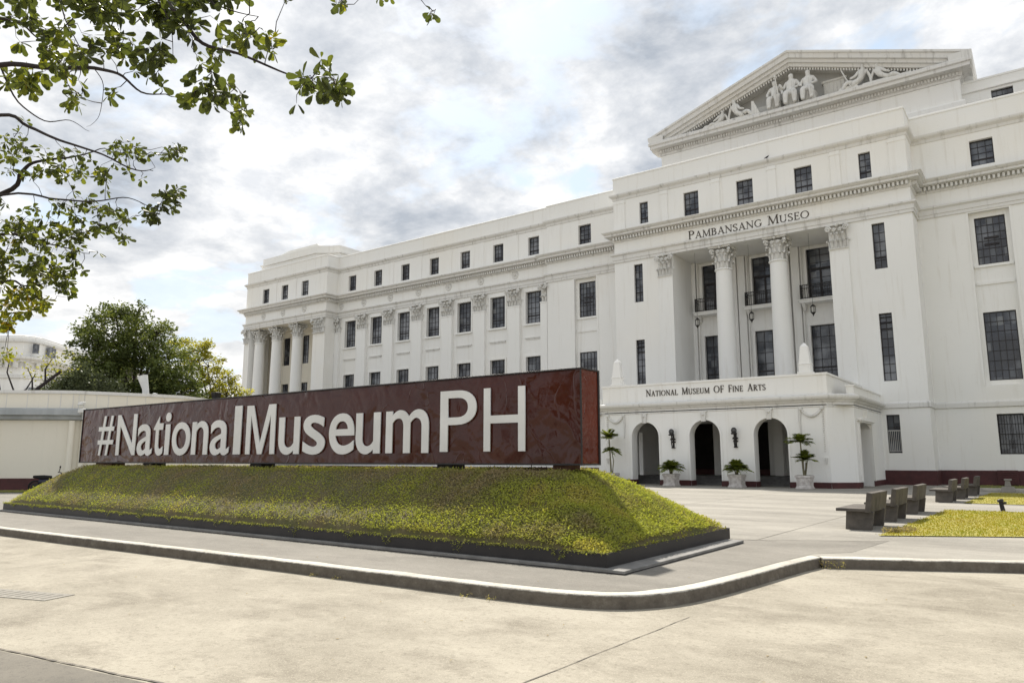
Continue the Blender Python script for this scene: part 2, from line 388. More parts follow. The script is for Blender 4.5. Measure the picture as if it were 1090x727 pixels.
def wobble(S, a, b, w, z, n=40, amp=.02):
    p = []
    for i in range(n+1):
        x = a[0]+(b[0]-a[0])*i/n; y = a[1]+(b[1]-a[1])*i/n
        p.append((x+amp*noise.noise((x*1.7, y*1.7, 3)), y+amp*noise.noise((x*1.7, y*1.7, 8))))
    for q, r_ in zip(p, p[1:]): strip(S, q, r_, w*rnd.uniform(.6, 1.5), z)
wobble(S, (-3.5, 8.2), (-3.68, 1.5), .011, -.1555)
wobble(S, (-8.2, 3.02), (-4.9, 3.5), .02, -.1515)
wobble(S, (-3.2, 12.9), (6, 12.2), .008, -.1555)
wobble(S, (-14, 7.0), (-14, 0), .012, -.1555)
tag(S.build('road_joint', 'joint'), kind='structure')
S = MB()
for y in (15.2, 20.0, 25.5, 31, 37): wobble(S, (-50, y), (-4.6, y), .018, .003, 60, .01)
for x in (-5.0, -11, -17, -23, -29): wobble(S, (x, 15.2), (x, 43), .018, .0035, 40, .01)
wobble(S, (-2.8, 16.6), (-6.8, 14.0), .02, .003)
tag(S.build('pavement_joint', 'joint'), kind='structure')
# slotted drain in the road
t = thing('drain_grate', 'small slotted drain grate set in the concrete road at the left edge', 'drain', (-11.25, 4.3, -.156), .3)
S = MB(); S.box(-.75, .75, -.22, .22, -.02, .004); S.build('grate_frame', 'plaza', t)
S = MB()
for k in range(9): S.taper(-.6+k*.15, 0, .003, .007, .018, .15, .018, .15, .02)
S.build('slot', 'walk', t)

# ------------------------------------------------------------------ raised bed with the mound
BX0, BX1, BY0, BY1 = -27.0, -5.35, 9.65, 14.7
def mound_h(x, y):
    e = min((x-BX0)/1.35, (BX1-x)/1.95, (y-BY0)/1.65, (BY1-y)/1.7)
    es = ((x-BX0)/1.35, (BX1-x)/1.95, (y-BY0)/1.65, (BY1-y)/1.7); kk = 5.0
    e = max(0, e); e = -math.log(sum(math.exp(-kk*max(0, min(3, q_))) for q_ in es)+math.exp(-kk*1.0))/kk+.0; e = max(0, min(1, (e+.10)*1.10)) if min(es) > .02 else max(0, min(es))
    return .215+1.14*min(1, e)+.05*noise.noise((x*1.1, y*1.3, 0))+.03*noise.noise((x*3.2, y*3.2, 2))
bed = thing('planting_bed', 'long raised planting bed with dark steel edging under the brown museum sign', 'planter bed', (-16.2, 12.2, 0))
def kid(S, name, mat, parent, **k):
    "mesh given in site coordinates, hung under a parent standing at parent.location"
    px, py, pz = parent.location; S.v = [(x-px, y-py, z-pz) for x, y, z in S.v]; return S.build(name, mat, parent, **k)
S = MB(); ring = [(BX0, BY0), (BX1, BY0), (BX1, BY1), (BX0, BY1)]
S.sweep(ring, [(0, .05), (0, .26), (-.012, .26), (-.012, .05)], closed=True); kid(S, 'edging', 'steel', bed)
PR = [(BX0, BY0-.12), (BX1+.34, BY0-.12), (BX1+.34, BY1-.2), (BX0, BY1-.2)]
S = MB(); S.sweep(PR, [(0, .02), (0, .055), (-.02, .06), (-.6, .06)], closed=True); kid(S, 'plinth', 'plinth', bed)
S = MB(); S.sweep(PR, [(-.004, .0), (-.004, .022), (-.05, .022)], closed=True); kid(S, 'plinth_foot', 'steel', bed)
nx, ny = 150, 46
S = MB(); vs = []
for j in range(ny+1):
    for i in range(nx+1):
        x = BX0+.03+(BX1-BX0-.06)*i/nx; y = BY0+.03+(BY1-BY0-.06)*j/ny; vs.append((x, y, mound_h(x, y)))
S.add(vs, [(j*(nx+1)+i, j*(nx+1)+i+1, (j+1)*(nx+1)+i+1, (j+1)*(nx+1)+i) for j in range(ny) for i in range(nx)], True)
tag(S.build('mound_soil', 'soil'), kind='structure')
NB = 190000
px = npr.uniform(BX0+.02, BX1-.02, NB); py = BY0+.02+(BY1-BY0-.04)*npr.beta(1.0, 1.35, NB)
px = np.where(npr.random(NB) < .35, BX1-.02-np.abs(npr.normal(0, 3.2, NB)) % 6, px)
pz = np.array([mound_h(a, b) for a, b in zip(px, py)])
P = np.stack([px, py, pz+npr.uniform(-.01, .05, NB)+.03*(npr.random(NB) < .15)], 1)
tint = np.empty(NB)
for i in range(NB):
    a = noise.noise((px[i]*.55, py[i]*.8, 1)); b_ = noise.noise((px[i]*2.2, py[i]*2.2, 5))
    low = (pz[i]-.2)/1.2
    tint[i] = .50+.62*a+.40*b_-.27*low+.15+(.16 if px[i] > BX1-1.9-.3*a else 0)+npr.normal(0, .09)
V, F4 = leaves_np(P, npr.uniform(.022, .060, NB), .42, .35)
# sprigs trailing over the edging
NE = 4500; ex = npr.uniform(BX0, BX1, NE); cl = np.array([noise.noise((a*3, 0, 0)) for a in ex])
ex2 = ex; ey = BY0-npr.uniform(0, .035, NE); ez = .27-np.maximum(0, cl)*npr.uniform(0, .28, NE)+npr.uniform(-.02, .03, NE)
P2 = np.stack([ex2, ey, ez], 1); V2, F2 = leaves_np(P2, npr.uniform(.02, .05, NE), .35, .2, hang=.5)
me = np_mesh('ground_cover', np.concatenate([V, V2]), np.concatenate([F4, F2+len(V)]), 'grass', np.concatenate([tint, npr.uniform(.4, .8, NE)]))
tag(link('ground_cover', me), 'low creeping green and dry leaves covering the mound under the sign', 'ground cover', kind='stuff')

# ------------------------------------------------------------------ the sign
sign = thing('museum_sign', 'long glossy brown billboard box spelling #NationalMuseumPH on a grassy mound', 'sign', (-16.8, 12.0, 0))
SX0, SX1, SY0, SY1, SZ0, SZ1 = -26.72, -6.96, 11.7, 12.33, 1.51, 3.29
S = MB(); S.quad((SX0+.03, SY0, SZ0+.03), (SX1-.03, SY0, SZ0+.03), (SX1-.03, SY0, SZ1-.03), (SX0+.03, SY0, SZ1-.03))
# puckered vinyl: a fine sheet pulled in between the fixing points of its top edge
S = MB(); nx, nz = 420, 44; vs = []
for j in range(nz+1):
    for i in range(nx+1):
        x = SX0+(SX1-SX0)*i/nx; z = SZ0+.02+(SZ1-SZ0-.04)*j/nz; tz = j/nz
        ph = ((x-SX0) % 1.32)/1.32; arch = math.sin(math.pi*ph)
        d = -.035*max(0, (tz-.86+.10*(1-arch))/.24)**1.3*arch*(1 if tz < 1 else 1)
        d += .006*noise.noise((x*1.2, z*1.4, 1)) + .004*noise.noise((x*3.1, z*3.7, 4))
        seam = min(ph, 1-ph)*1.32; d -= .006*math.exp(-(seam/.02)**2)
        vs.append((x, SY0-d-.012, z))
S.add(vs, [(j*(nx+1)+i, j*(nx+1)+i+1, (j+1)*(nx+1)+i+1, (j+1)*(nx+1)+i) for j in range(nz) for i in range(nx)], True)
kid(S, 'front_panel', 'vinyl', sign)
S = MB(); n1, n2 = 20, 50; vs = []
for j in range(n2+1):
    for i in range(n1+1):
        y = SY0+(SY1-SY0)*i/n1; z = SZ0+.02+(SZ1-SZ0-.04)*j/n2
        vs.append((SX1+.006+.012*noise.noise((y*2.5, z*1.6, 9))+.006*noise.noise((y*6, z*5, 2)), y, z))
S.add(vs, [(j*(n1+1)+i, j*(n1+1)+i+1, (j+1)*(n1+1)+i+1, (j+1)*(n1+1)+i) for j in range(n2) for i in range(n1)], True)
kid(S, 'side_panel', 'vinyl_side', sign)
S = MB(); S.box(SX0+.02, SX1-.02, SY0+.05, SY1, SZ0+.01, SZ1-.01); kid(S, 'box_body', 'steel', sign)
S = MB()
S.box(SX0-.03, SX1+.03, SY0-.035, SY0+.03, SZ1-.02, SZ1+.012); S.box(SX0-.03, SX1+.03, SY0-.035, SY0+.03, SZ0-.012, SZ0+.022)
S.box(SX0-.03, SX0+.012, SY0-.034, SY1+.02, SZ0-.01, SZ1+.01)
S.box(SX1-.008, SX1+.016, SY0-.024, SY0+.006, SZ0+.022, SZ1-.02); S.box(SX1-.01, SX1+.034, SY1-.03, SY1+.02, SZ0-.01, SZ1+.01)
S.box(SX1-.015, SX1+.032, SY0+.03, SY1-.03, SZ1-.018, SZ1+.01); S.box(SX1-.015, SX1+.032, SY0+.03, SY1-.03, SZ0-.01, SZ0+.02)
kid(S, 'edge_frame', 'steel', sign, bevel=.004)
for x, w, m_ in ((-25.3, 1.1, 'brownbox'), (-22.5, .55, 'iron'), (-17.0, .5, 'iron'), (-10.4, .42, 'iron'), (-7.5, .35, 'brownbox')):
    S = MB(); S.box(x-w/2, x+w/2, 11.82, 12.25, 1.0, 1.5); kid(S, 'support', m_, sign, bevel=.01)
# letters: each one fitted to its own place on the sheet
fontcurve_cache = {}
def text_mesh(ch, offset, extrude):
    c = bpy.data.curves.new('glyph', 'FONT'); c.body = ch; c.size = 1; c.offset = offset; c.extrude = extrude; c.resolution_u = 8
    o = bpy.data.objects.new('glyph', c); COL.objects.link(o)
    dg = bpy.context.evaluated_depsgraph_get(); me = bpy.data.meshes.new_from_object(o.evaluated_get(dg))
    bpy.data.objects.remove(o); bpy.data.curves.remove(c); return me
def px2x(u, Y, v=460):
    dx = (u-545)/779.13; dy = (v-363.5)/779.13
    f = Vector((-math.sin(YAW)*math.cos(PIT), math.cos(YAW)*math.cos(PIT), math.sin(PIT))); r_ = Vector((math.cos(YAW), math.sin(YAW), 0)); d_ = f.cross(r_)
    q = f+r_*dx+d_*dy; return q.x*Y/q.y
LET = [('#', 105, 121, .004, 'c'), ('N', 124.6, 145, .010, 'c'), ('a', 146.8, 162.6, .009, 'x'), ('t', 163.6, 174, .009, 't'), ('i', 175.8, 181.1, .02, 'i'),
       ('o', 183.6, 202.7, .009, 'x'), ('n', 204.5, 221.7, .009, 'x0'), ('a', 224.2, 244.2, .009, 'x'), ('l', 249, 256.6, .02, 'l'), ('M', 262, 292.6, .016, 'c'),
       ('u', 296.8, 319, .009, 'xu'), ('s', 322.6, 346, .009, 'x'), ('e', 350.3, 377.2, .009, 'x'), ('u', 378.8, 404.7, .009, 'xu'), ('m', 410.7, 456.3, .009, 'x0'),
       ('P', 468.4, 507, -.002, 'p'), ('H', 514.8, 559, -.002, 'h')]
names = {'#': 'hash sign'}
for ch, u0, u1, off, kd in LET:
    x0, x1 = px2x(u0, SY0-.05), px2x(u1, SY0-.05)
    base = 1.745; cap = 3.02
    z0, z1 = {'c': (base, cap), 'x': (base-.02, 2.685), 't': (base-.02, 2.90), 'i': (base, 2.99), 'x0': (base, 2.685), 'l': (base, cap+.02), 'xu': (base-.02, 2.665),
              'p': (base+.02, 3.03), 'h': (base+.02, 3.03)}[kd]
    if ch == 'M':
        G = MB(); ol = [(0,0),(0,1),(.235,1),(.5,.22),(.765,1),(1,1),(1,0),(.845,0),(.845,.80),(.575,0),(.425,0),(.155,.80),(.155,0)]
        G.prism(ol, -.012, .012); me = G.mesh('letter', 'letter')
    else: me = text_mesh(ch, off, .012)
    n = len(me.vertices); co = np.empty(n*3, dtype=np.float32); me.vertices.foreach_get('co', co); co = co.reshape(-1, 3)
    a, b_ = co.min(0), co.max(0)
    out = np.empty_like(co)
    out[:, 0] = x0+(co[:, 0]-a[0])/(b_[0]-a[0])*(x1-x0); out[:, 2] = z0+(co[:, 1]-a[1])/(b_[1]-a[1])*(z1-z0); out[:, 1] = SY0-.030-(co[:, 2]-a[2])*1.0
    out -= np.array([-16.8, 12.0, 0], dtype=np.float32)
    me.vertices.foreach_set('co', out.ravel()); me.materials.clear(); me.materials.append(MAT['letter'])
    me.flip_normals(); me.update(); link('letter', me, sign)
t = thing('floodlight', 'small black floodlight standing behind the top edge of the sign', 'lamp', (-19.72, 12.25, SZ1))
S = MB(); S.tube([(0,0,-.1), (0,0,.10)], .02); S.build('stand', 'iron', t)
S = MB(); S.taper(0, 0, .08, .26, .09, .07, .13, .10, .03, -.03); S.build('lamp_head', 'iron', t, bevel=.01)

# ------------------------------------------------------------------ serif capitals for the inscriptions
TK, TN = .135, .055
def arcpts(cx, cy, rx, ry, a0, a1, n=14):
    out = []
    for k in range(n+1):
        a = R(a0+(a1-a0)*k/n); w = TN+(TK-TN)*abs(math.cos(a))**1.3
        out.append((cx+rx*math.cos(a), cy+ry*math.sin(a), w))
    return out
def ln(a, b, w): return [(a[0], a[1], w), (b[0], b[1], w)]
def sf(x, y, h=.11): return [(x-h, y, .045), (x+h, y, .045)]
GL = {
 'I': (.3, [ln((.15,0),(.15,1),TK), sf(.15,.02), sf(.15,.98)]),
 'L': (.58, [ln((.15,0),(.15,1),TK), sf(.15,.98), ln((.05,.025),(.55,.025),.05), ln((.54,.0),(.56,.22),.045)]),
 'N': (.78, [ln((.14,0),(.14,1),TN), ln((.12,.97),(.66,.03),TK), ln((.66,0),(.66,1),TN), sf(.14,.02,.1), sf(.1,.98,.1), sf(.66,.98,.1)]),
 'A': (.76, [ln((.39,1),(.12,0),TN), ln((.38,1),(.64,0),TK), ln((.2,.33),(.54,.33),TN), sf(.12,.02,.1), sf(.64,.02,.12)]),
 'M': (.92, [ln((.16,1),(.12,0),TN), ln((.17,.98),(.45,.05),TK), ln((.45,.05),(.76,.98),TN), ln((.77,1),(.8,0),TK), sf(.12,.02,.09), sf(.8,.02,.12), sf(.11,.98,.07), sf(.82,.98,.07)]),
 'P': (.6, [ln((.15,0),(.15,1),TK), sf(.15,.02), sf(.1,.98,.08), [(.12,.975,TN)]+arcpts(.27,.735,.25,.24,90,-90)+[(.15,.495,TN)]]),
 'B': (.64, [ln((.15,0),(.15,1),TK), sf(.1,.02,.08), sf(.1,.98,.08), [(.12,.975,TN)]+arcpts(.27,.755,.2,.22,90,-90)+[(.15,.535,TN)], [(.15,.53,TN)]+arcpts(.3,.28,.24,.255,90,-90)+[(.12,.025,TN)]]),
 'S': (.54, [arcpts(.27,.755,.185,.22,25,200,10)+[(.16,.6,.1),(.3,.5,TK),(.43,.37,.11)]+arcpts(.27,.25,.19,.225,20,-160,10), ln((.45,.98),(.45,.78),.04), ln((.075,.02),(.075,.22),.04)]),
 'G': (.8, [arcpts(.42,.5,.33,.475,48,322,24), ln((.66,.1),(.66,.42),TK), sf(.66,.42,.12), ln((.66,.95),(.66,.75),.04)]),
 'U': (.76, [[(.15,1,TK),(.15,.35,TK)]+arcpts(.385,.3,.235,.275,180,360,12)+[(.62,.35,TN),(.62,1,TN)], sf(.15,.98), sf(.62,.98,.09)]),
 'E': (.58, [ln((.15,0),(.15,1),TK), sf(.12,.02,.08), ln((.1,.975),(.5,.975),.05), ln((.15,.51),(.42,.51),TN), ln((.1,.025),(.52,.025),.05), ln((.5,.98),(.5,.8),.04), ln((.52,.02),(.54,.22),.04), ln((.42,.42),(.42,.6),.04)]),
 'F': (.54, [ln((.15,0),(.15,1),TK), sf(.15,.02), ln((.1,.975),(.5,.975),.05), ln((.15,.5),(.42,.5),TN), ln((.5,.98),(.5,.8),.04), ln((.42,.41),(.42,.59),.04)]),
 'O': (.86, [arcpts(.43,.5,.35,.47,0,360,32)]),
 'T': (.66, [ln((.33,0),(.33,1),TK), sf(.33,.02), ln((.06,.975),(.6,.975),.05), ln((.07,.98),(.06,.78),.04), ln((.59,.98),(.6,.78),.04)]),
 'R': (.68, [ln((.15,0),(.15,1),TK), sf(.15,.02), sf(.1,.98,.08), [(.12,.975,TN)]+arcpts(.27,.745,.22,.23,90,-90)+[(.15,.515,TN)], ln((.3,.5),(.62,0),TK), sf(.64,.02,.07)]),
}
def glyph(S, ch, x, z, h, y):
    w, strokes = GL[ch]
    strokes = [[(p[0]*XS, p[1], p[2]) for p in st] for st in strokes]
    for k, st in enumerate(strokes):
        d = .035+.0025*k; m = len(st); vs = []
        for i, p in enumerate(st):
            a = st[max(i-1, 0)]; b = st[min(i+1, m-1)]; tx, tz = b[0]-a[0], b[1]-a[1]; q = math.hypot(tx, tz) or 1; nx_, nz_ = -tz/q, tx/q
            for sgn in (1, -1): vs.append((x+(p[0]+sgn*nx_*p[2]/2)*h, y-d, z+(p[1]+sgn*nz_*p[2]/2)*h))
        back = [(a, y+.005, c) for a, b, c in vs]; n = len(vs); fs = []
        for i in range(m-1):
            fs.append((2*i, 2*i+2, 2*i+3, 2*i+1)); fs.append((2*i, n+2*i, n+2*i+2, 2*i+2)); fs.append((2*i+1, 2*i+3, n+2*i+3, n+2*i+1))
        fs.append((0, 1, n+1, n)); fs.append((n-2, n+n-2, n+n-1, n-1)); S.add(vs+back, fs)
    return w*h*XS
XS = 1.0
def inscription(text, x0, x1, z, hbig, hsmall, y):
    global XS
    def width(trk):
        return sum((.55*hbig if c == '_' else GL[c.upper()][0]*XS*(hbig if c.isupper() else hsmall)+trk) for c in text)
    n_ = sum(c != '_' for c in text); XS = 1.0; wl_ = width(0)-.55*hbig*text.count('_'); XS = (x1-x0-.55*hbig*text.count('_')-.045*hbig*n_)/wl_
    base = width(0); n = sum(c != '_' for c in text); trk = (x1-x0-base)/n; S = MB(); x = x0; out = [S]
    for c in text:
        if c == '_': x += .55*hbig; S = MB(); out.append(S); continue
        x += glyph(S, c.upper(), x, z, hbig if c.isupper() else hsmall, y)+trk
    return out

# ------------------------------------------------------------------ the museum
mus = thing('museum_building', 'long white neoclassical museum with columns, pediment and arched ground floor porch', 'building', (-17.4, 54, 0))
OX, OY = -17.4, 54.0
def mk(S, name, mat, parent=None, bevel=0):
    S.v = [(x-OX, y-OY, z) for x, y, z in S.v]
    return S.build(name, mat, mus if parent is None else parent, bevel)
YL, YE, YC, YP, XE = 56.6, 56.3, 54.0, 54.9, 48
PATH = [(-82.8, 78), (-82.8, YP), (-67, YP), (-67, YL), (-37, YL), (-37, YE), (-28.6, YE), (-28.6, YC), (-6.1, YC), (-6.1, YE), (2.2, YE), (2.2, YL), (32, YL), (32, YP), (XE, YP), (XE, 78)]

WIN = []   # (X centre, plane Y, z0, z1, w, cols, rows, depth, style)
def win_mesh(w, h, cols, rows, style):
    F = MB(); t = .06 if style != 'door' else .07; d = .05
    F.box(-w/2, -w/2+t, -d, 0, 0, h); F.box(w/2-t, w/2, -d, 0, 0, h); F.box(-w/2+t, w/2-t, -d, 0, 0, t); F.box(-w/2+t, w/2-t, -d, 0, h-t, h)
    b = .032
    for i in range(1, cols): x = -w/2+w*i/cols; F.box(x-b/2, x+b/2, -.04, -.003, t, h-t)
    zs = [h*j/rows for j in range(1, rows)]
    for z in zs: F.box(-w/2+t, w/2-t, -.037, -.002, z-b/2, z+b/2)
    if style == 'heavy':
        F.box(-w/2+t, w/2-t, -.055, -.001, h*.26-.05, h*.26+.05); 
    if style == 'door':
        F.box(-w/2+t, w/2-t, -.075, -.001, h*.60-.07, h*.60+.07); F.box(-.07, .07, -.07, -.0015, t, h*.60-.07)
        F.box(-w/2+t, -w/2+t+.1, -.06, -.0012, t, h*.6-.07); F.box(w/2-t-.1, w/2-t, -.06, -.0012, t, h*.6-.07)
    if style == 'hopper':
        F.box(-w*.24, w*.24, -.07, -.055, h*.40, h*.44); F.box(-w*.24, w*.24, -.07, -.055, h*.54, h*.58)
    if style == 'vent':
        for k in range(3): F.taper(0, -.08, h*(.94-.085*k), h*(.94-.085*k)+.03, w/2-.06, .10, w/2-.06, .10, 0, .0)
    G = MB(); G.box(-w/2+.01, w/2-.01, .002, .02, .01, h-.01)
    extra = None
    if style == 'grille':
        extra = MB()
        for k in range(7): x = -w/2+.07+(w-.14)*k/6; extra.box(x-.018, x+.018, -.11, -.075, .12, h*.58)
        extra.box(-w/2+.03, w/2-.03, -.112, -.073, h*.57, h*.60); extra.box(-w/2+.03, w/2-.03, -.112, -.073, .1, .14)
    if style == 'grilledark':
        extra = MB()
        for k in range(10): x = -w/2+.07+(w-.14)*k/9; extra.box(x-.014, x+.014, -.12, -.09, .03, h-.03)
        for z in (.05, h*.5, h-.06): extra.box(-w/2+.02, w/2-.02, -.123, -.088, z-.02, z+.02)
    return F.mesh('window', 'frame'), G.mesh('glass', 'glass'), (extra.mesh('grille', 'bars' if style == 'grille' else 'iron') if extra else None)
wcache = {}
def put_window(xc, y, z0, z1, w, cols, rows, style='plain'):
    k = (round(w, 2), round(z1-z0, 2), cols, rows, style)
    if k not in wcache: wcache[k] = win_mesh(w, z1-z0, cols, rows, style)
    f, g, e = wcache[k]
    o = link('window', f, mus, (xc-OX, y-OY, z0)); link('glass', g, o)
    if e: link('grille', e, o)
    return o
def section(x0, x1, Y, z0, z1, wins, reveal=.35, extra=(), name='wall', mat='wall'):
    S = MB(); holes = [(w[0]-w[3]/2-x0, w[0]+w[3]/2-x0, w[1], w[2]) for w in wins]+[(e[0]-x0, e[1]-x0, e[2], e[3]) for e in extra]
    S.cutwall((x0, Y), (x1, Y), z0, z1, holes, reveal); mk(S, name, mat)
    for w in wins: put_window(w[0], Y+reveal-.02, w[1], w[2], w[3], *w[4:])
def surround(S, xc, Y, z0, z1, w, t=.16, p=.05, sill=True):
    S.box(xc-w/2-t, xc-w/2, Y-p, Y+.02, z0, z1); S.box(xc+w/2, xc+w/2+t, Y-p, Y+.02, z0, z1); S.box(xc-w/2-t, xc+w/2+t, Y-p-.003, Y+.02, z1, z1+t)
    if sill: S.box(xc-w/2-t-.08, xc+w/2+t+.08, Y-p-.12, Y+.02, z0-.17, z0)

AW = lambda x, w=1.3, c=3: (x, 21.15, 22.97, w, c, 4, 'heavy')
# long wings
LW = [-38.75-4.3*k for k in range(7)]
def long_wing(x0, x1, cs):
    wins = [AW(x) for x in cs]+[(x, 14.42, 17.55, 1.82, 4, 6, 'heavy') for x in cs]+[(x, 6.75, 11.25, 1.82, 4, 7, 'plain') for x in cs]+[(x, 1.9, 4.5, 1.7, 4, 4, 'grilledark') for x in cs]
    section(x0, x1, YL, 0, 25.5, wins, .35)
    for x in cs:
        for a, b in ((14.42, 17.55), (6.75, 11.25)): S = MB(); surround(S, x, YL, a, b, 1.82, .17, .07); mk(S, 'surround', 'wall')
        S = MB(); S.box(x-1.0, x+1.0, YL-.12, YL+.01, 13.0, 13.1); S.box(x-.92, x+.92, YL-.05, YL+.01, 12.86, 13.0); mk(S, 'panel_ledge', 'trim')
long_wing(-67, -37, LW); long_wing(2.2, 32, [-34.8-x for x in LW])
# sections flanking the central block, with their tall recess
def flank(x0, x1, xc):
    section(x0, x1, YE, 0, 25.5, [AW(xc, 1.34, 3), (xc, 1.95, 4.5, 1.45, 4, 4, 'grilledark')], .35, extra=[(xc-1.15, xc+1.15, 6.35, 17.95)])
    S = MB(); holes = [(1.15-.86, 1.15+.86, 14.4, 17.62), (1.15-.9, 1.15+.9, 6.68, 11.18)]
    S.cutwall((xc-1.15, YE+.34), (xc+1.15, YE+.34), 6.35, 17.95, holes, .2)
    S.box(xc-1.10, xc+1.10, YE+.22, YE+.35, 14.2, 14.36); S.box(xc-1.06, xc+1.06, YE+.25, YE+.35, 13.02, 13.2); mk(S, 'wall', 'wall')
    put_window(xc, YE+.5, 14.4, 17.62, 1.72, 5, 6, 'hopper'); put_window(xc, YE+.5, 6.68, 11.18, 1.8, 5, 7, 'plain')
    S = MB(); a, b = xc-1.15, xc+1.15
    S.box(a-.14, a, YE-.04, YE+.02, 6.35, 17.95); S.box(b, b+.14, YE-.04, YE+.02, 6.35, 17.95); S.box(a-.14, b+.14, YE-.043, YE+.02, 17.95, 18.05); mk(S, 'surround', 'wall')
flank(-6.1, 2.2, -1.95); flank(-37, -28.6, -32.85)
# returns
for a, b in (((-28.6, YE), (-28.6, YC)), ((-6.1, YC), (-6.1, YE)), ((-67, YP), (-67, YL)), ((-82.8, 78), (-82.8, YP)), ((-37, YL), (-37, YE)), ((2.2, YE), (2.2, YL)), ((32, YL), (32, YP)), ((XE, YP), (XE, 78)), ((XE, 78), (-82.8, 78))):
    S = MB(); S.cutwall(a, b, 0, 25.5); mk(S, 'wall', 'wall')
section(32, XE, YP, 0, 25.5, [AW(x) for x in (36, 40, 44)], .3)
# central block
RX0, RX1, YB = -23.35, -11.45, 58.2
cw = [(-25.77, 21.1, 22.95, .78, 2, 4, 'heavy'), (-21.6, 20.95, 22.93, 1.25, 3, 4, 'heavy'), (-17.26, 20.95, 22.93, 1.27, 3, 4, 'heavy'), (-12.93, 20.95, 22.93, 1.25, 3, 4, 'heavy'), (-8.76, 21.05, 22.95, .78, 2, 4, 'heavy'),
      (-26.42, 14.46, 17.68, .8, 2, 5, 'heavy'), (-26.42, 7.0, 11.3, .8, 2, 8, 'vent'), (-8.25, 14.46, 17.68, .8, 2, 5, 'heavy'), (-8.25, 6.78, 11.37, .8, 2, 8, 'vent'),
      (-8.3, 2.04, 4.54, .8, 2, 3, 'grille'), (-26.5, 2.04, 4.54, .8, 2, 3, 'grille')]
section(-28.6, -6.1, YC, 0, 25.5, cw, .28, extra=[(RX0, RX1, 5.3, 18.05), (-25, -9.8, 0, 5.2)])
S = MB()
S.cutwall((RX0, YB), (RX0, YC+.28), 5.3, 18.05)   # left cheek of the recess
S.cutwall((RX1, YC+.28), (RX1, YB), 5.3, 18.05)
S.quad((RX0, YC+.28, 18.05), (RX1, YC+.28, 18.05), (RX1, YB, 18.05), (RX0, YB, 18.05)); S.quad((RX0, YC, 5.3), (RX1, YC, 5.3), (RX1, YB, 5.3), (RX0, YB, 5.3))
mk(S, 'recess_wall', 'wall')
WX = (-21.6, -17.4, -13.15)
S = MB(); S.cutwall((RX0, YB), (RX1, YB), 5.3, 18.05, [(x-.95-RX0, x+.95-RX0, a, b) for x in WX for a, b in ((7.4, 11.75), (13.75, 17.85))], .3); mk(S, 'recess_wall', 'wall')
for x in WX:
    S = MB(); surround(S, x, YB, 13.75, 17.75, 1.9, .2, .1, False); mk(S, 'surround', 'wall'); S = MB(); surround(S, x, YB, 7.4, 11.75, 1.9, .2, .08); mk(S, 'surround', 'wall'); S = MB()
    S.box(x-1.4, x-1.28, YB-.2, YB+.01, 5.3, 18.04); S.box(x+1.28, x+1.4, YB-.2, YB+.01, 5.3, 18.04)
    for s_ in (-1, 1): S.box(x+s_*1.75-.3, x+s_*1.75+.3, YB-.38, YB+.01, 5.3, 18.03)
    mk(S, 'wall_strips', 'wall')
for x in WX:
    put_window(x, YB+.26, 13.75, 17.85, 1.9, 2, 7, 'door'); put_window(x, YB+.26, 7.4, 11.75, 1.9, 3, 5, 'heavy')
    S = MB(); S.box(x-1.42, x+1.42, YB-1.0, YB+.01, 13.42, 13.6); S.box(x-1.5, x+1.5, YB-1.07, YB+.01, 13.6, 13.68)
    for s_ in (-1, 1): S.taper(x+s_*1.2, YB-.28, 12.9, 13.42, .09, .1, .11, .42, 0, -.2)
    bal = mk(S, 'balcony', 'wall')
    Q = MB(); yf = YB-.95; z0, z1 = 13.68, 14.78
    for zz in (z0+.08, z1-.28, z1): Q.box(x-1.3, x+1.3, yf-.025, yf+.025, zz-.025, zz+.025)
    for s_ in (-1, 1):
        Q.box(x+s_*1.3-.03, x+s_*1.3+.03, yf-.03, yf+.03, z0, z1+.03)
        for zz in (z0+.08, z1-.28, z1): Q.box(x+s_*1.3-.02, x+s_*1.3+.02, yf+.03, YB, zz-.02, zz+.02)
        for k in range(5): Q.box(x+s_*1.3-.015, x+s_*1.3+.015, yf+.17*k+.1, yf+.17*k+.13, z0, z1)
    for k in range(17): xx = x-1.3+2.6*k/16; Q.box(xx-.014, xx+.014, yf-.014, yf+.014, z0, z1)
    for k in range(8):
        xx = x-1.14+2.28*k/7
        Q.tube([(xx+.1*math.cos(a*math.pi/4), yf-.01, z1-.14+.1*math.sin(a*math.pi/4)) for a in range(9)], .014, 4)
    mk(Q, 'railing', 'iron', bal)
    bal_r = bal
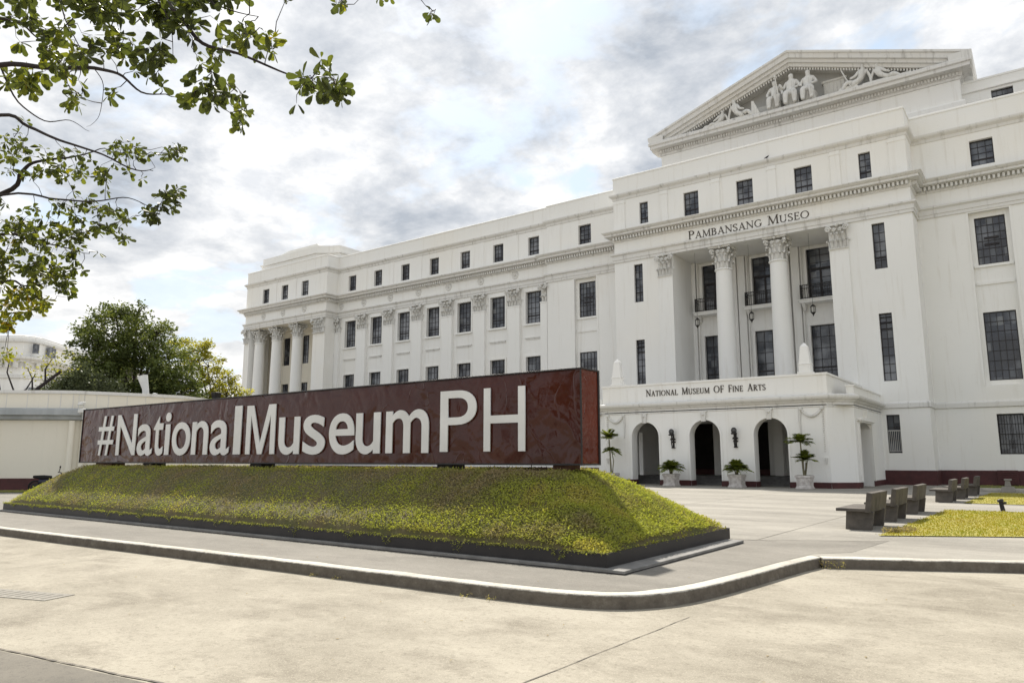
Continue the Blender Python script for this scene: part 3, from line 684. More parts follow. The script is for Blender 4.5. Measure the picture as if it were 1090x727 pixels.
# ---- mouldings carried round the whole building
S = MB(); S.sweep(PATH, [(.07, 0), (.07, .90), (.0, .93)]); mk(S, 'base_band', 'maroon')
S = MB(); S.sweep(PATH, [(0, 4.93), (.10, 4.98), (.10, 5.26), (.05, 5.34), (0, 5.38)]); mk(S, 'string_course', 'trim')
S = MB(); S.sweep(PATH, [(0, 18.05), (.10, 18.05), (.10, 18.26), (.15, 18.28), (.15, 18.58), (.19, 18.62), (.30, 18.70), (.30, 18.80), (.03, 18.90), (0, 18.9)]); mk(S, 'architrave', 'trim')
S = MB(); S.sweep(PATH, [(0, 19.80), (.07, 19.84), (.12, 19.90), (.12, 20.23), (.42, 20.26), (.62, 20.30), (.60, 20.46), (.68, 20.49), (.82, 20.62), (.82, 20.68), (.3, 20.86), (0, 20.9)])
D = S
for a, b in zip(PATH[1:], PATH[2:-1]):
    a = Vector(a); b = Vector(b); t_ = (b-a); Ln = t_.length; t_.normalize(); n_ = Vector((t_.y, -t_.x)); k = int(Ln/.27)
    if b.x > 10: continue
    for i in range(k+1):
        c = a+t_*(Ln*(i+.5)/(k+1))+n_*.27
        ux, uy = (abs(t_.x)*.07+abs(n_.x)*.13), (abs(t_.y)*.07+abs(n_.y)*.13)
        D.box(c.x-ux, c.x+ux, c.y-uy, c.y+uy, 19.97, 20.225)
mk(D, 'cornice', 'trim')
S = MB(); S.sweep(PATH, [(0, 23.5), (.06, 23.55), (.08, 23.74), (.26, 23.88), (.30, 23.98), (.30, 24.06), (.05, 24.14), (0, 24.15)]); mk(S, 'parapet_moulding', 'trim')
S = MB(); S.sweep(PATH, [(-.002, 25.46), (.05, 25.48), (.05, 25.60), (-.02, 25.64), (-.45, 25.64), (-.45, 24.6)]); mk(S, 'coping', 'wall')
RF = MB(); RF.poly([(p[0], p[1]+.02) if p[1] < 77 else p for p in PATH], 24.9); mk(RF, 'roof', 'grout')
# attic pilaster strips
S = MB()
for x0, x1 in ((-28.55, -27.5), (-24.25, -23.6), (-19.85, -19.2), (-15.45, -14.85), (-11.0, -10.35), (-7.2, -6.15)):
    S = MB(); S.box(x0, x1, YC-.10, YC+.01, 20.85, 23.5); S.box(x0-.04, x1+.04, YC-.13, YC+.01, 23.2, 23.36); mk(S, 'attic_pilaster', 'wall')
for x, y_ in [(-36.6-4.3*k, YL) for k in range(8)]+[(-76.9, YP), (-73, YP)]:
    S = MB(); S.box(x-.35, x+.35, y_-.07, y_+.01, 20.85, 23.5); mk(S, 'attic_pilaster', 'wall')

# ---- capitals: bell, two tiers of curling leaves, corner scrolls, abacus
def capital(w, h, flat=False, dep=.3):
    S = MB(); a = w/2
    if flat: S.box(-a*.86, a*.86, -dep*.45, 0, 0, h)
    else: S.lathe(0, 0, [(a*.80, 0), (a*.78, h*.6), (a*.95, h*.86)], 20)
    def leaf(px, py, nx_, ny_, z0, hh, lw, curl):
        tx, ty = -ny_, nx_; rows = []
        prof = [(0, 0, .55), (.03, .3, .9), (.07, .6, 1.0), (.22, .84, .95), (.62, .98, .8), (.95, .93, .6), (1.0, .76, .35)]
        for out, zz, wd in prof:
            o_ = .05+curl*out; wd *= lw/2; cx_, cy_ = px+nx_*o_, py+ny_*o_; z = z0+hh*zz
            rows.append([(cx_-tx*wd-nx_*.05, cy_-ty*wd-ny_*.05, z-.02), (cx_-tx*wd*.4, cy_-ty*wd*.4, z), (cx_+nx_*.04, cy_+ny_*.04, z+.01), (cx_+tx*wd*.4, cy_+ty*wd*.4, z), (cx_+tx*wd-nx_*.05, cy_+ty*wd-ny_*.05, z-.02)])
        n = len(prof)
        S.add([p for r_ in rows for p in r_], [(i*5+j, i*5+j+1, (i+1)*5+j+1, (i+1)*5+j) for i in range(n-1) for j in range(4)])
        S.add([(p[0]-nx_*.05, p[1]-ny_*.05, p[2]-.015) for r_ in rows for p in r_], [(i*5+j, (i+1)*5+j, (i+1)*5+j+1, i*5+j+1) for i in range(n-1) for j in range(4)])
    def volute(cx, cy, tx, ty, cz, rr, th=.065):
        S.tube([(cx+tx*rr*(1-k/16)*math.cos(k*.75), cy+ty*rr*(1-k/16)*math.cos(k*.75), cz+rr*(1-k/16)*math.sin(k*.75)) for k in range(15)], th, 6)
    if flat:
        n1 = max(2, round(w/.36)); n2 = n1-1
        for z0, hh, n_, cu, span in ((.02, h*.34, n1, .24, .90), (h*.27, h*.36, n2, .32, .86)):
            for k in range(n_): leaf(-a*span+(k+.5)*2*a*span/n_, -dep*.55, 0, -1, z0, hh, 2*a*span/n_*.74, cu)
        for s_ in (-1, 1):
            leaf(s_*a*.86, -dep*.3, s_, 0, .02, h*.36, dep*.8, .15)
            volute(s_*a*.88, -dep-.16, 1, 0, h*.78, h*.125); volute(s_*a*.30, -dep-.06, 1, 0, h*.75, h*.085, .05)
            S.tube([(s_*a*.25, -dep*.6, h*.55), (s_*a*.45, -dep-.05, h*.78), (s_*a*.8, -dep-.14, h*.89)], .05, 5)
        S.ball((0, -dep-.16, h*.93), .13, 5)
        S.box(-a*1.10, a*1.10, -dep-.12, 0, h*.93, h)
        S.box(-a*.98, a*.98, -dep*.8, 0, -.07, 0)
    else:
        for (z0, hh, n_, cu, ph) in ((.02, h*.34, 9, .24, 0), (h*.27, h*.36, 9, .30, .35)):
            for k in range(n_):
                t_ = 2*math.pi*k/n_+ph; leaf(a*.82*math.cos(t_), a*.82*math.sin(t_), math.cos(t_), math.sin(t_), z0, hh, a*.42, cu)
        for k in range(4):
            t_ = math.pi/4+k*math.pi/2; nx_, ny_ = math.cos(t_), math.sin(t_); volute(nx_*a*1.32, ny_*a*1.32, nx_, ny_, h*.77, h*.13, .08)
            t2 = k*math.pi/2
            for q in (-.3, .3): volute(math.cos(t2+q)*a*1.05, math.sin(t2+q)*a*1.05, -math.sin(t2), math.cos(t2), h*.76, h*.085, .05)
            S.ball((math.cos(t2)*a*1.15, math.sin(t2)*a*1.15, h*.95), .13, 5)
        q = a*1.28; S.add([(x, y, z) for z in (h*.93, h) for x, y in ((-q,-q),(0,-q*.84),(q,-q),(q*.84,0),(q,q),(0,q*.84),(-q,q),(-q*.84,0))],
              [tuple(range(8))[::-1], tuple(range(8, 16))]+[(i, (i+1) % 8, 8+(i+1) % 8, 8+i) for i in range(8)])
    return S
capR = capital(1.36, 1.72).mesh('capital', 'carve'); capP = capital(1.32, 1.72, True, .3).mesh('capital', 'carve')
capW = capital(1.55, 1.72, True, .40).mesh('capital', 'carve'); capH = capital(.75, 1.72, True, .40).mesh('capital', 'carve'); capV = capital(2.1, 1.72, True, .3).mesh('capital', 'carve')
CZ = 16.33
def column_mesh():
    S = MB(); prof = []
    for k in range(13):
        q = k/12; prof.append((.71-.10*q**1.6, 6.1+(CZ-6.1)*q))
    S.lathe(0, 0, prof, 32)
    S.lathe(0, 0, [(.66, CZ-.14), (.70, CZ-.11), (.70, CZ-.04), (.63, CZ)], 32)
    return S.mesh('column', 'wall')
def colbase_mesh():
    S = MB(); S.box(-.95, .95, -.95, .95, 5.36, 5.6); S.lathe(0, 0, [(.93, 5.6), (.95, 5.72), (.88, 5.84), (.8, 5.88), (.82, 5.98), (.75, 6.1)], 28); return S.mesh('base', 'wall')
cm, cb = column_mesh(), colbase_mesh()
def put_column(x, y):
    o = link('column', cm, mus, (x-OX, y-OY, 0)); link('capital', capR, o, (0, 0, CZ)); link('base', cb, o); return o
for x in (-19.48, -15.28): put_column(x, 54.85)
for x in (-73.15, -77.2, -80.75): put_column(x, 55.8)
def put_pilaster(x, Y, w, cap, z0=5.38, p=.34):
    S = MB(); S.box(-w/2, w/2, -p, .01, z0, CZ); S.box(-w/2-.05, w/2+.05, -p-.05, .01, z0, z0+.5); S.box(-w/2-.03, w/2+.03, -p-.04, .01, CZ-.12, CZ-.02)
    o = S.build('pilaster', 'wall', mus, loc=(x-OX, Y-OY, 0)); link('capital', cap, o, (0, 0, CZ)); return o
for x in (-23.98, -10.82): put_pilaster(x, YC, 1.26, capP, p=.12)
for k in range(6): put_pilaster(-40.95-4.3*k, YL, 1.5, capW)
put_pilaster(-66.6, YL, .75, capH); put_pilaster(-37.4, YL, .75, capH)
for k in range(6): put_pilaster(6.15+4.3*k, YL, 1.5, capW)
# medallions on the frieze of the long wings
def ringm(r0, r1):
    S = MB(); n = 20; vs = []
    for r_, y in ((r0-r1, 0), (r0-r1*.6, -.07), (r0+r1*.6, -.07), (r0+r1, 0)):
        for k in range(n): a = 2*math.pi*k/n; vs.append((r_*math.cos(a), y, r_*math.sin(a)))
    S.add(vs, [(j*n+k, j*n+(k+1) % n, (j+1)*n+(k+1) % n, (j+1)*n+k) for j in range(3) for k in range(n)]); S.ball((0, 0, 0), .14, 5)
    for s_ in (-1, 1): S.tube([(s_*.1, -.03, r0+.1), (s_*.3, -.04, r0+.02), (s_*.42, -.03, r0-.25)], .035, 5)
    return S.mesh('medallion', 'carve')
rm = ringm(.30, .09)
for x in [-40.95-4.3*k for k in range(6)]+[-66.3]: link('medallion', rm, mus, (x-OX, YL-OY, 19.42))
for x in (-79.0, -75.1, -71.0): link('medallion', rm, mus, (x-OX, YP-OY, 19.42))
# ---- left pavilion with its colonnade
section(-82.8, -67, YP, 18.05, 25.5, [AW(-78.75), AW(-74.95), AW(-71.05)], .3)
section(-82.8, -67, YP, 0, 5.36, [(-78.8, 1.9, 4.5, 1.6, 4, 4, 'grilledark'), (-71.2, 1.9, 4.5, 1.6, 4, 4, 'grilledark')], .3)
S = MB(); S.prism([(-82.78, YP), (-81.75, YP), (-81.75, YP+1.6), (-82.78, YP+1.6)], 5.36, 18.05); mk(S, 'pier', 'wall'); S = MB(); S.prism([(-69.2, YP), (-67.02, YP), (-67.02, 58.6), (-69.2, 58.6)], 5.36, 18.05); mk(S, 'pier', 'wall')
S = MB(); S.cutwall((-82.8, 58.6), (-69.2, 58.6), 5.36, 18.05, [(x-.7+82.8, x+.7+82.8, a, b) for x in (-79.0, -75.2, -71.4) for a, b in ((6.7, 11.2), (13.6, 17.2))], .3)
S.quad((-82.8, YP, 18.05), (-69.2, YP, 18.05), (-69.2, 58.6, 18.05), (-82.8, 58.6, 18.05)); S.quad((-82.8, YP, 5.36), (-67, YP, 5.36), (-67, 58.6, 5.36), (-82.8, 58.6, 5.36)); mk(S, 'recess_wall', 'cream')
for x in (-79.0, -75.2, -71.4):
    put_window(x, 58.88, 13.6, 17.2, 1.4, 3, 6, 'plain'); put_window(x, 58.88, 6.7, 11.2, 1.4, 3, 6, 'plain')
o = link('capital', capV, mus, (-68.1-OX, YP-OY, CZ)); o = link('capital', capH, mus, (-82.3-OX, YP-OY, CZ))
S = MB(); TB = [(-81.4, 75), (-81.4, 55.9), (-70.4, 55.9), (-69.0, 57.0), (-67.9, 57.4), (-67.9, 75)]
S.sweep(TB, [(0, 25.0), (0, 26.45), (.14, 26.5), (.14, 26.68), (-.1, 26.72), (-.1, 27.5), (-.3, 27.55), (-3, 27.6)])
S.poly([(-80.6, 74), (-80.6, 57), (-69.8, 57), (-68.6, 58), (-68.6, 74)], 27.56)
vs = []
prof = [(-79.6, 27.5), (-76.5, 27.95), (-71.0, 27.95), (-70.6, 27.5)]
vs = [(x, 56.4, z) for x, z in prof]+[(x, 72, z) for x, z in prof]; S.add(vs, [(0, 3, 2, 1), (0, 1, 5, 4), (1, 2, 6, 5), (2, 3, 7, 6)])
mk(S, 'attic_block', 'wall')
# ---- inscription
for W_ in inscription('Pambansang_Museo', -21.95, -12.62, 18.97, .68, .56, YC-.002): mk(W_, 'lettering', 'ink')

# ---- pediment block of the great hall behind
PX, PYW, PYF = -17.35, 70.3, 69.3
S = MB(); hw = 13.9
S.cutwall((PX-hw, 95), (PX-hw, PYW), 24.9, 35.4); S.cutwall((PX-hw, PYW), (PX+hw, PYW), 24.9, 34.4); S.cutwall((PX+hw, PYW), (PX+hw, 95), 24.9, 35.4)
S.sweep([(PX-hw, 95), (PX-hw, PYW), (PX+hw, PYW), (PX+hw, 95)], [(0, 24.9), (.28, 24.9), (.28, 31.9), (.2, 32.05), (0, 32.1)])
mk(S, 'hall_wall', 'wall')
pedm = MB(); PP = [(PX-hw, 95), (PX-hw, PYW), (PX+hw, PYW), (PX+hw, 95)]
pedm.sweep(PP, [(0, 34.0), (.1, 34.05), (.1, 34.25), (.2, 34.3), (.2, 34.62), (.5, 34.68), (.9, 34.72), (.9, 35.0), (1.05, 35.1), (1.05, 35.38), (.9, 35.5), (-1.6, 35.5)])
for i in range(104):
    x = PX-hw+2*hw*(i+.5)/104; pedm.box(x-.075, x+.075, PYW-.34, PYW-.19, 34.34, 34.6)
ped = mk(pedm, 'pediment', 'trim')
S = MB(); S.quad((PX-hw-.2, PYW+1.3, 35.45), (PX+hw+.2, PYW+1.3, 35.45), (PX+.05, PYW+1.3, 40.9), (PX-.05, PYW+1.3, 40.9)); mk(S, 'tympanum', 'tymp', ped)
slope = 5.12/14.8
def rake(side):
    S = MB(); L0 = 14.85
    secs = [(-.05, -.02), (0, 0), (-.12, 0), (-.22, .22), (-.62, .24), (-.66, .46), (-.95, .60), (-.98, .72), (-1.36, .78), (-1.42, 1.5)]  # (drop below outer top line, setback from PYF)
    secs = [(0.0, 24.0), (0.0, .0), (-.20, .0), (-.30, .14), (-.72, .18), (-.76, .40), (-1.06, .44), (-1.10, .66), (-1.40, .74), (-1.42, 2.4)]
    a = [(PX+side*L0, PYF+sb, 41.17-slope*L0+dz) for dz, sb in secs]; b = [(PX, PYF+sb, 41.17+dz) for dz, sb in secs]; k = len(secs)
    f = [(i, i+1, k+i+1, k+i) for i in range(k-1)]
    if side > 0: f = [x[::-1] for x in f]
    S.add(a+b, f)
    cap = [(PX+side*L0, PYF+.0, 41.17-slope*L0), (PX+side*L0, PYF+24, 41.17-slope*L0), (PX+side*L0, PYF+24, 35.3), (PX+side*L0, PYF, 35.3)]
    S.quad(*(cap if side > 0 else cap[::-1])); S.quad((PX+side*L0, PYF, 35.3), (PX+side*L0, PYF, 41.17-slope*L0), (PX+side*(L0-1.6), PYF+.02, 41.17-slope*L0), (PX+side*(L0-1.6), PYF+.02, 35.3))
    S.sweep([(PX+side*(L0), PYF), (PX+side*L0, 95)] if side > 0 else [(PX-L0, 95), (PX-L0, PYF)], [(0, 35.4), (.10, 35.6), (.16, 36.0), (.0, 36.06)])
    D = S
    for i in range(46):
        q = (i+.5)/46*11.4; x = PX+side*q; z = 41.17-slope*q-1.40; D.box(x-.07, x+.07, PYF+.90, PYF+1.25, z-.24, z-.01)
    mk(D, 'raking_cornice', 'trim', ped)
rake(-1); rake(1)
S = MB(); S.box(-21.2, -19.9, PYW+.95, PYW+1.3, 35.5, 37.0); mk(S, 'relief_panel', 'carve', ped); S = MB(); S.box(-14.6, -12.6, PYW+.9, PYW+1.3, 35.5, 37.6)
for k in range(6): S.box(-14.5+k*.33, -14.38+k*.33, PYW+.82, PYW+.95, 35.6, 37.5)
S.box(-14.75, -12.45, PYW+.8, PYW+1.3, 37.55, 37.75)
mk(S, 'relief_panel', 'carve', ped)
# penthouse right of the pediment
S = MB(); S.cutwall((PX+hw, 71.4), (25, 71.4), 24.9, 34.0, [(-1.37-PX-hw, .21-PX-hw, 31.3, 32.78)], .3)
S.sweep([(PX+hw, 71.4), (25, 71.4)], [(0, 32.95), (.16, 33.02), (.16, 33.14), (0, 33.2)]); S.sweep([(PX+hw, 71.4), (25, 71.4)], [(0, 33.9), (.06, 33.95), (.06, 34.1), (-2, 34.12)])
mk(S, 'penthouse_wall', 'wall'); put_window(-.58, 71.68, 31.3, 32.78, 1.56, 4, 3, 'plain')

# ---- statues: one skinned figure each
def figure(name, joints, bones, mat, parent, loc, rz=0, scale=1.0, label=None, subdiv=1, fat=1.0):
    me = bpy.data.meshes.new(name); keys = list(joints)
    me.from_pydata([Vector(joints[k][:3])*scale for k in keys], [(keys.index(a), keys.index(b)) for a, b in bones], []); me.update()
    o = bpy.data.objects.new(name+'_tmp', me); COL.objects.link(o)
    sk = o.modifiers.new('skin', 'SKIN'); sk.use_smooth_shade = True
    lay = me.skin_vertices[0].data
    for i, k in enumerate(keys):
        r_ = joints[k][3]*scale*fat; lay[i].radius = (r_, r_*(joints[k][4] if len(joints[k]) > 4 else 1)); lay[i].use_root = (i == 0)
    sb = o.modifiers.new('sub', 'SUBSURF'); sb.levels = sb.render_levels = subdiv
    dg = bpy.context.evaluated_depsgraph_get(); m2 = bpy.data.meshes.new_from_object(o.evaluated_get(dg)); bpy.data.objects.remove(o)
    m2.materials.clear(); m2.materials.append(MAT[mat]); m2.name = name
    c = link(name, m2, parent, loc, rz)
    if label: c['label'] = label
    return c
def seated(arm, robe=True, lean=0.0):
    J = {'pel': (0,0,1.15,.42,.8), 'waist': (lean*.3,.0,1.65,.32,.8), 'chest': (lean*.6,.03,2.15,.42,.75), 'neck': (lean*.8,0,2.62,.14), 'head': (lean*.9,-.05,2.95,.24), 'crown': (lean*.9,-.02,3.18,.2),
         'shL': (-.42+lean*.6,.02,2.4,.18), 'shR': (.42+lean*.6,.02,2.4,.18),
         'elL': (-.72+lean*.4,-.05,1.85,.14), 'elR': (.72+lean*.4,-.05,1.85,.14),
         'kneL': (-.38,-.75,1.2,.26), 'kneR': (.38,-.75,1.15,.26), 'ftL': (-.36,-.85,.15,.18), 'ftR': (.4,-.82,.15,.18), 'toL': (-.36,-1.1,.08,.12), 'toR': (.42,-1.08,.08,.12)}
    hl, hr = arm; J['haL'] = (*hl, .1); J['haR'] = (*hr, .1)
    B = [('pel','waist'),('waist','chest'),('chest','neck'),('neck','head'),('head','crown'),('chest','shL'),('chest','shR'),('shL','elL'),('shR','elR'),('elL','haL'),('elR','haR'),('pel','kneL'),('pel','kneR'),('kneL','ftL'),('kneR','ftR'),('ftL','toL'),('ftR','toR')]
    return J, B
def reclining(s, rise=1.0, bend=.8):
    J = {'pel': (0,-.05,.45,.36,.9), 'waist': (-.22*s,-.05,.95*rise,.29,.8), 'chest': (-.36*s,-.05,1.45*rise,.37,.75), 'neck': (-.42*s,-.05,1.92*rise,.13), 'head': (-.42*s,-.12,2.2*rise,.22), 'crown': (-.42*s,-.08,2.38*rise,.19),
         'shA': (-.74*s,.0,1.66*rise,.16), 'shB': (-.02*s,-.16,1.66*rise,.16), 'elA': (-.98*s,.05,1.05*rise,.12), 'haA': (-1.05*s,-.05,.35,.10), 'elB': (.22*s,-.38,1.22*rise,.12), 'haB': (.72*s,-.42,bend+.18,.09),
         'kA': (.98*s,-.28,bend,.22), 'fA': (1.5*s,-.3,.18,.14), 'tA': (1.72*s,-.32,.1,.09), 'kB': (1.0*s,.05,.42,.22), 'fB': (2.05*s,-.02,.2,.13), 'tB': (2.3*s,-.05,.28,.09)}
    B = [('pel','waist'),('waist','chest'),('chest','neck'),('neck','head'),('head','crown'),('chest','shA'),('chest','shB'),('shA','elA'),('elA','haA'),('shB','elB'),('elB','haB'),('pel','kA'),('kA','fA'),('fA','tA'),('pel','kB'),('kB','fB'),('fB','tB')]
    return J, B
def statue(pose, x, sc_=1.0, label=None, blk=None, robe=False):
    J, B = pose; o = figure('statue', J, B, 'carve', ped, (x-OX, PYW-.15-OY, 35.5+(.0 if blk is None else blk)), 0, sc_, label, fat=1.12)
    return o
statue(seated(((-.45,-.8,1.5), (.45,-.75,1.5))), -15.72, 1.06, 'frontally seated robed figure, right of the trio')
statue(seated(((-.95,-.45,2.3), (.5,-.7,1.5))), -17.3, 1.10, 'seated figure holding a staff, middle of the trio')
statue(seated(((-.5,-.7,1.45), (.85,-.5,1.4)), lean=.05), -18.95, 1.02, 'seated figure, left of the trio')
statue(reclining(-1, 1.0, .9), -11.3, .98, 'reclining figure leaning on a staff')
statue(reclining(1, .88, .6), -9.3, .95, 'figure reclining with its legs stretched to the right corner')
statue(reclining(1, 1.05, .9), -22.6, 1.0)
statue(reclining(-1, .85, .6), -24.6, .82)
for x, w, h in ((-15.72, .55, 1.3), (-17.3, .6, 1.5), (-18.95, .5, 1.3)): S = MB(); S.box(x-w, x+w, PYW+.1, PYW+1.2, 35.5, 35.5+h); mk(S, 'statue_throne', 'carve', ped)
for x, w in ((-15.72, .62), (-17.3, .66), (-18.95, .6)):
    S = MB(); n = 18; vs = []   # skirt falling over the knees in pleats
    for z, q, yy in ((35.5, 1.0, -.62), (35.9, .98, -.66), (36.5, .92, -.74), (36.85, .8, -.55)):
        for k in range(n+1):
            u_ = -1+2*k/n; fo = (.05 if k % 2 else -.03)*(1 if z < 36.6 else .3); vs.append((x+u_*w*q, PYW+yy+.38*abs(u_)**3+fo, z))
    S.add(vs, [(j_*(n+1)+k, j_*(n+1)+k+1, (j_+1)*(n+1)+k+1, (j_+1)*(n+1)+k) for j_ in range(3) for k in range(n)]); mk(S, 'drapery', 'carve', ped)
S = MB(); S.tube([(-18.35, PYW-.7, 36.2), (-18.7, PYW-.6, 38.9)], [.07, .05], 6); S.ball((-18.7, PYW-.6, 38.95), .14, 5); mk(S, 'statue_staff', 'carve', ped)
S = MB(); S.tube([(-11.9, PYW-.5, 35.7), (-12.7, PYW-.4, 37.7)], .06, 6); mk(S, 'statue_staff', 'carve', ped)
S = MB(); S.taper(-20.75, PYW-.3, 35.5, 37.2, .45, .2, .1, .12, -.35, 0); mk(S, 'statue_shield', 'carve', ped)
for x, a_, b_, h in ((-24.6, 2.0, 1.5, 35.95), (-9.0, 2.4, 1.9, 35.85), (-22.0, 1.3, 1.0, 35.95), (-12.2, 1.0, .7, 36.0)): S = MB(); S.taper(x, PYW-.2, 35.5, h, a_, .3, b_, .2); mk(S, 'drapery', 'carve', ped)

# ------------------------------------------------------------------ entrance porch (part of the museum)
def archwall(S, p0, p1, z0, z1, arches, thick, flat=False):
    p0 = Vector(p0); p1 = Vector(p1); t = (p1-p0); Ln = t.length; t.normalize(); n = Vector((t.y, -t.x))
    W = lambda a, z, d=0: (p0.x+t.x*a-n.x*d, p0.y+t.y*a-n.y*d, z)
    for d, fl in ((0, False), (thick, True)):
        def q(*a):
            pts = [W(x, z, d) for x, z in a]; S.quad(*(pts[::-1] if fl else pts))
        e = 0
        for c, r_, sp, ry in arches:
            q((e, z0), (c-r_, z0), (c-r_, z1), (e, z1)); e = c+r_; n_ = 18
            for k in range(n_):
                a0, a1 = math.pi*(1-k/n_), math.pi*(1-(k+1)/n_); xa, xb = c+r_*math.cos(a0), c+r_*math.cos(a1); za, zb = sp+ry*math.sin(a0), sp+ry*math.sin(a1)
                q((xa, za), (xb, zb), (xb, z1), (xa, z1))
                if d == 0: S.quad(W(xa, za, 0), W(xa, za, thick), W(xb, zb, thick), W(xb, zb, 0))
            if d == 0:
                S.quad(W(c-r_, z0, 0), W(c-r_, z0, thick), W(c-r_, sp, thick), W(c-r_, sp, 0)); S.quad(W(c+r_, z0, 0), W(c+r_, sp, 0), W(c+r_, sp, thick), W(c+r_, z0, thick))
        q((e, z0), (Ln, z0), (Ln, z1), (e, z1))
YF = 44.5; PXC = -17.4
AR = [(-21.6, .97), (-17.52, .99), (-13.45, .99)]
S = MB(); archwall(S, (-24.6, YF), (-10.2, YF), 0, 4.75, [(x+24.6, r_, 3.08, r_) for x, r_ in AR], .75)
for a, b in (((-10.2, YF), (-9.0, 45.7)), ((-25.8, 45.7), (-24.6, YF))): S.cutwall(a, b, 0, 4.75)
archwall(S, (-9.0, 45.7), (-9.0, YC), 0, 4.75, [(2.6, 1.7, 3.45, .3)], .6)
archwall(S, (-25.8, YC), (-25.8, 45.7), 0, 4.75, [(8.3-2.6, 1.7, 3.45, .3)], .6)
mk(S, 'porch_wall', 'wall')
PPATH = [(-25.8, YC), (-25.8, 45.7), (-24.6, YF), (-10.2, YF), (-9.0, 45.7), (-9.0, YC)]
# dado with gaps at the openings
def dado(a, b): S = MB(); S.sweep([a, b], [(.03, 0), (.03, .32), (-.0, .335)]); mk(S, 'base_band', 'maroon')
e = -24.6
for x, r_ in AR: dado((e, YF), (x-r_, YF)); e = x+r_
dado((e, YF), (-10.2, YF)); dado((-10.2, YF), (-9.0, 45.7)); dado((-9, 45.7), (-9, 46.6)); dado((-9, 50.0), (-9, YC)); dado((-25.8, 45.7), (-24.6, YF))
for x, r_ in AR:
    for s_ in (-1, 1): S = MB(); S.box(x+s_*r_-(.03 if s_ > 0 else 0), x+s_*r_+(.03 if s_ < 0 else 0), YF+.001, YF+.76, 0, .32); mk(S, 'base_band', 'maroon')
S = MB(); S.sweep(PPATH, [(0, 4.60), (.05, 4.62), (.05, 4.68), (.0, 4.70), (0, 4.86), (.10, 4.92), (.16, 5.0), (.30, 5.06), (.36, 5.16), (.36, 5.26), (.1, 5.36), (-.6, 5.38)]); mk(S, 'porch_cornice', 'trim')
S = MB()
S.box(-24.72, -10.1, YF-.02, YF+.42, 5.36, 6.46); S.box(-24.78, -10.04, YF-.08, YF+.48, 6.46, 6.58)
S.box(-10.5, -10.1, YF+.42, YC, 5.36, 6.46); S.box(-10.56, -10.04, YF+.48, YC, 6.462, 6.578); S.box(-24.72, -24.3, YF+.42, YC, 5.36, 6.46); S.box(-24.78, -24.24, YF+.48, YC, 6.462, 6.578)
S.box(-9.35, -8.95, 45.75, YC, 5.37, 5.82); S.box(-9.4, -8.9, 45.7, YC, 5.82, 5.9); S.box(-25.85, -25.45, 45.75, YC, 5.37, 5.82)
for x in (-24.2, -22.85, -11.95, -10.6): S.box(x-.012, x+.012, YF-.035, YF, 5.4, 6.46)
mk(S, 'porch_parapet', 'wall')
S = MB(); S.quad((-25.8, 45.7, 5.34), (-9, 45.7, 5.34), (-9, YC, 5.34), (-25.8, YC, 5.34)); S.quad((-24.6, YF, 5.34), (-10.2, YF, 5.34), (-9, 45.7, 5.341), (-25.8, 45.7, 5.341)); mk(S, 'terrace', 'grout')
# ceiling, back wall and doorways inside the porch
S = MB(); S.quad((-25.8, YC+1, 4.7), (-9, YC+1, 4.7), (-9, YF+.3, 4.7), (-25.8, YF+.3, 4.7)); S.cutwall((-25.0, YC-.6), (-9.8, YC-.6), 0, 4.7, [(x-1.05+25.0, x+1.05+25.0, .45, 4.3) for x in (-21.35, -17.35, -13.3)], .8)
S.cutwall((-24.4, 45.4), (-24.4, YC-.6), 0, 4.7, [(3.2, 4.4, .5, 3.6)], .3); S.cutwall((-10.4, YC-.6), (-10.4, 50.6), 0, 4.7)
mk(S, 'porch_interior', 'wall')
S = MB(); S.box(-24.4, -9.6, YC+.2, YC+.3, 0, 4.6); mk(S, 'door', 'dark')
for x in (-19.5, -15.2):
    S = MB(); S.box(x-.3, x+.3, 51.9, 52.5, .1, 4.7); mk(S, 'pillar', 'wall')
S = MB()
for k in range(4): S.box(-24.39, -10.41, 46.6+.38*k, YC-.61, .13*k, .13*(k+1))
mk(S, 'steps', 'grout')
# archivolts, keystones and garlands
for x, r_ in AR:
    S = MB(); n_ = 22
    for (ra, rb, p) in ((r_+.005, r_+.10, .05), (r_+.10, r_+.15, .025)):
        vs = []
        for k in range(n_+1):
            a = math.pi*k/n_
            for rr, d in ((ra, 0), (ra, p), (rb, p), (rb, 0)): vs.append((x+rr*math.cos(a), YF-d, 3.08+rr*math.sin(a)))
        S.add(vs, [(4*k+j, 4*k+j+1, 4*(k+1)+j+1, 4*(k+1)+j) for k in range(n_) for j in range(3)])
        for s_ in (-1, 1): S.box(min(x+s_*ra, x+s_*rb), max(x+s_*ra, x+s_*rb), YF-p, YF+.001, .33, 3.08)
    mk(S, 'archivolt', 'wall')
for x, r_ in AR:
    S = MB(); S.taper(x, YF-.08, 3.98, 4.58, .13, .09, .18, .12); S.ball((x, YF-.19, 4.42), .09, 5); S.box(x-.22, x+.22, YF-.2, YF, 4.56, 4.62)
    mk(S, 'keystone', 'carve')
for sg in (-1, 1):
    S = MB(); X = lambda d: PXC+sg*d
    S.tube([(X(5.75+1.2*k/12), YF-.05, 4.50-.42*math.sin(math.pi*k/12)) for k in range(13)], [.05+.045*math.sin(math.pi*k/12) for k in range(13)], 6)
    for xx in (5.75, 6.95):
        S.ball((X(xx), YF-.05, 4.52), .12, 5)
    S.tube([(X(5.72), YF-.03, 4.5), (X(5.68), YF-.05, 3.9), (X(5.72), YF-.04, 3.0)], [.09, .06, .03], 5)
    for k in range(18): S.ball((X(6.98), YF-.04, 4.3-.13*k), .055-.001*k, 3)
    S.taper(X(7.02), YF-.05, 1.35, 1.7, .03, .03, .09, .06)
    mk(S, 'garland', 'carve')
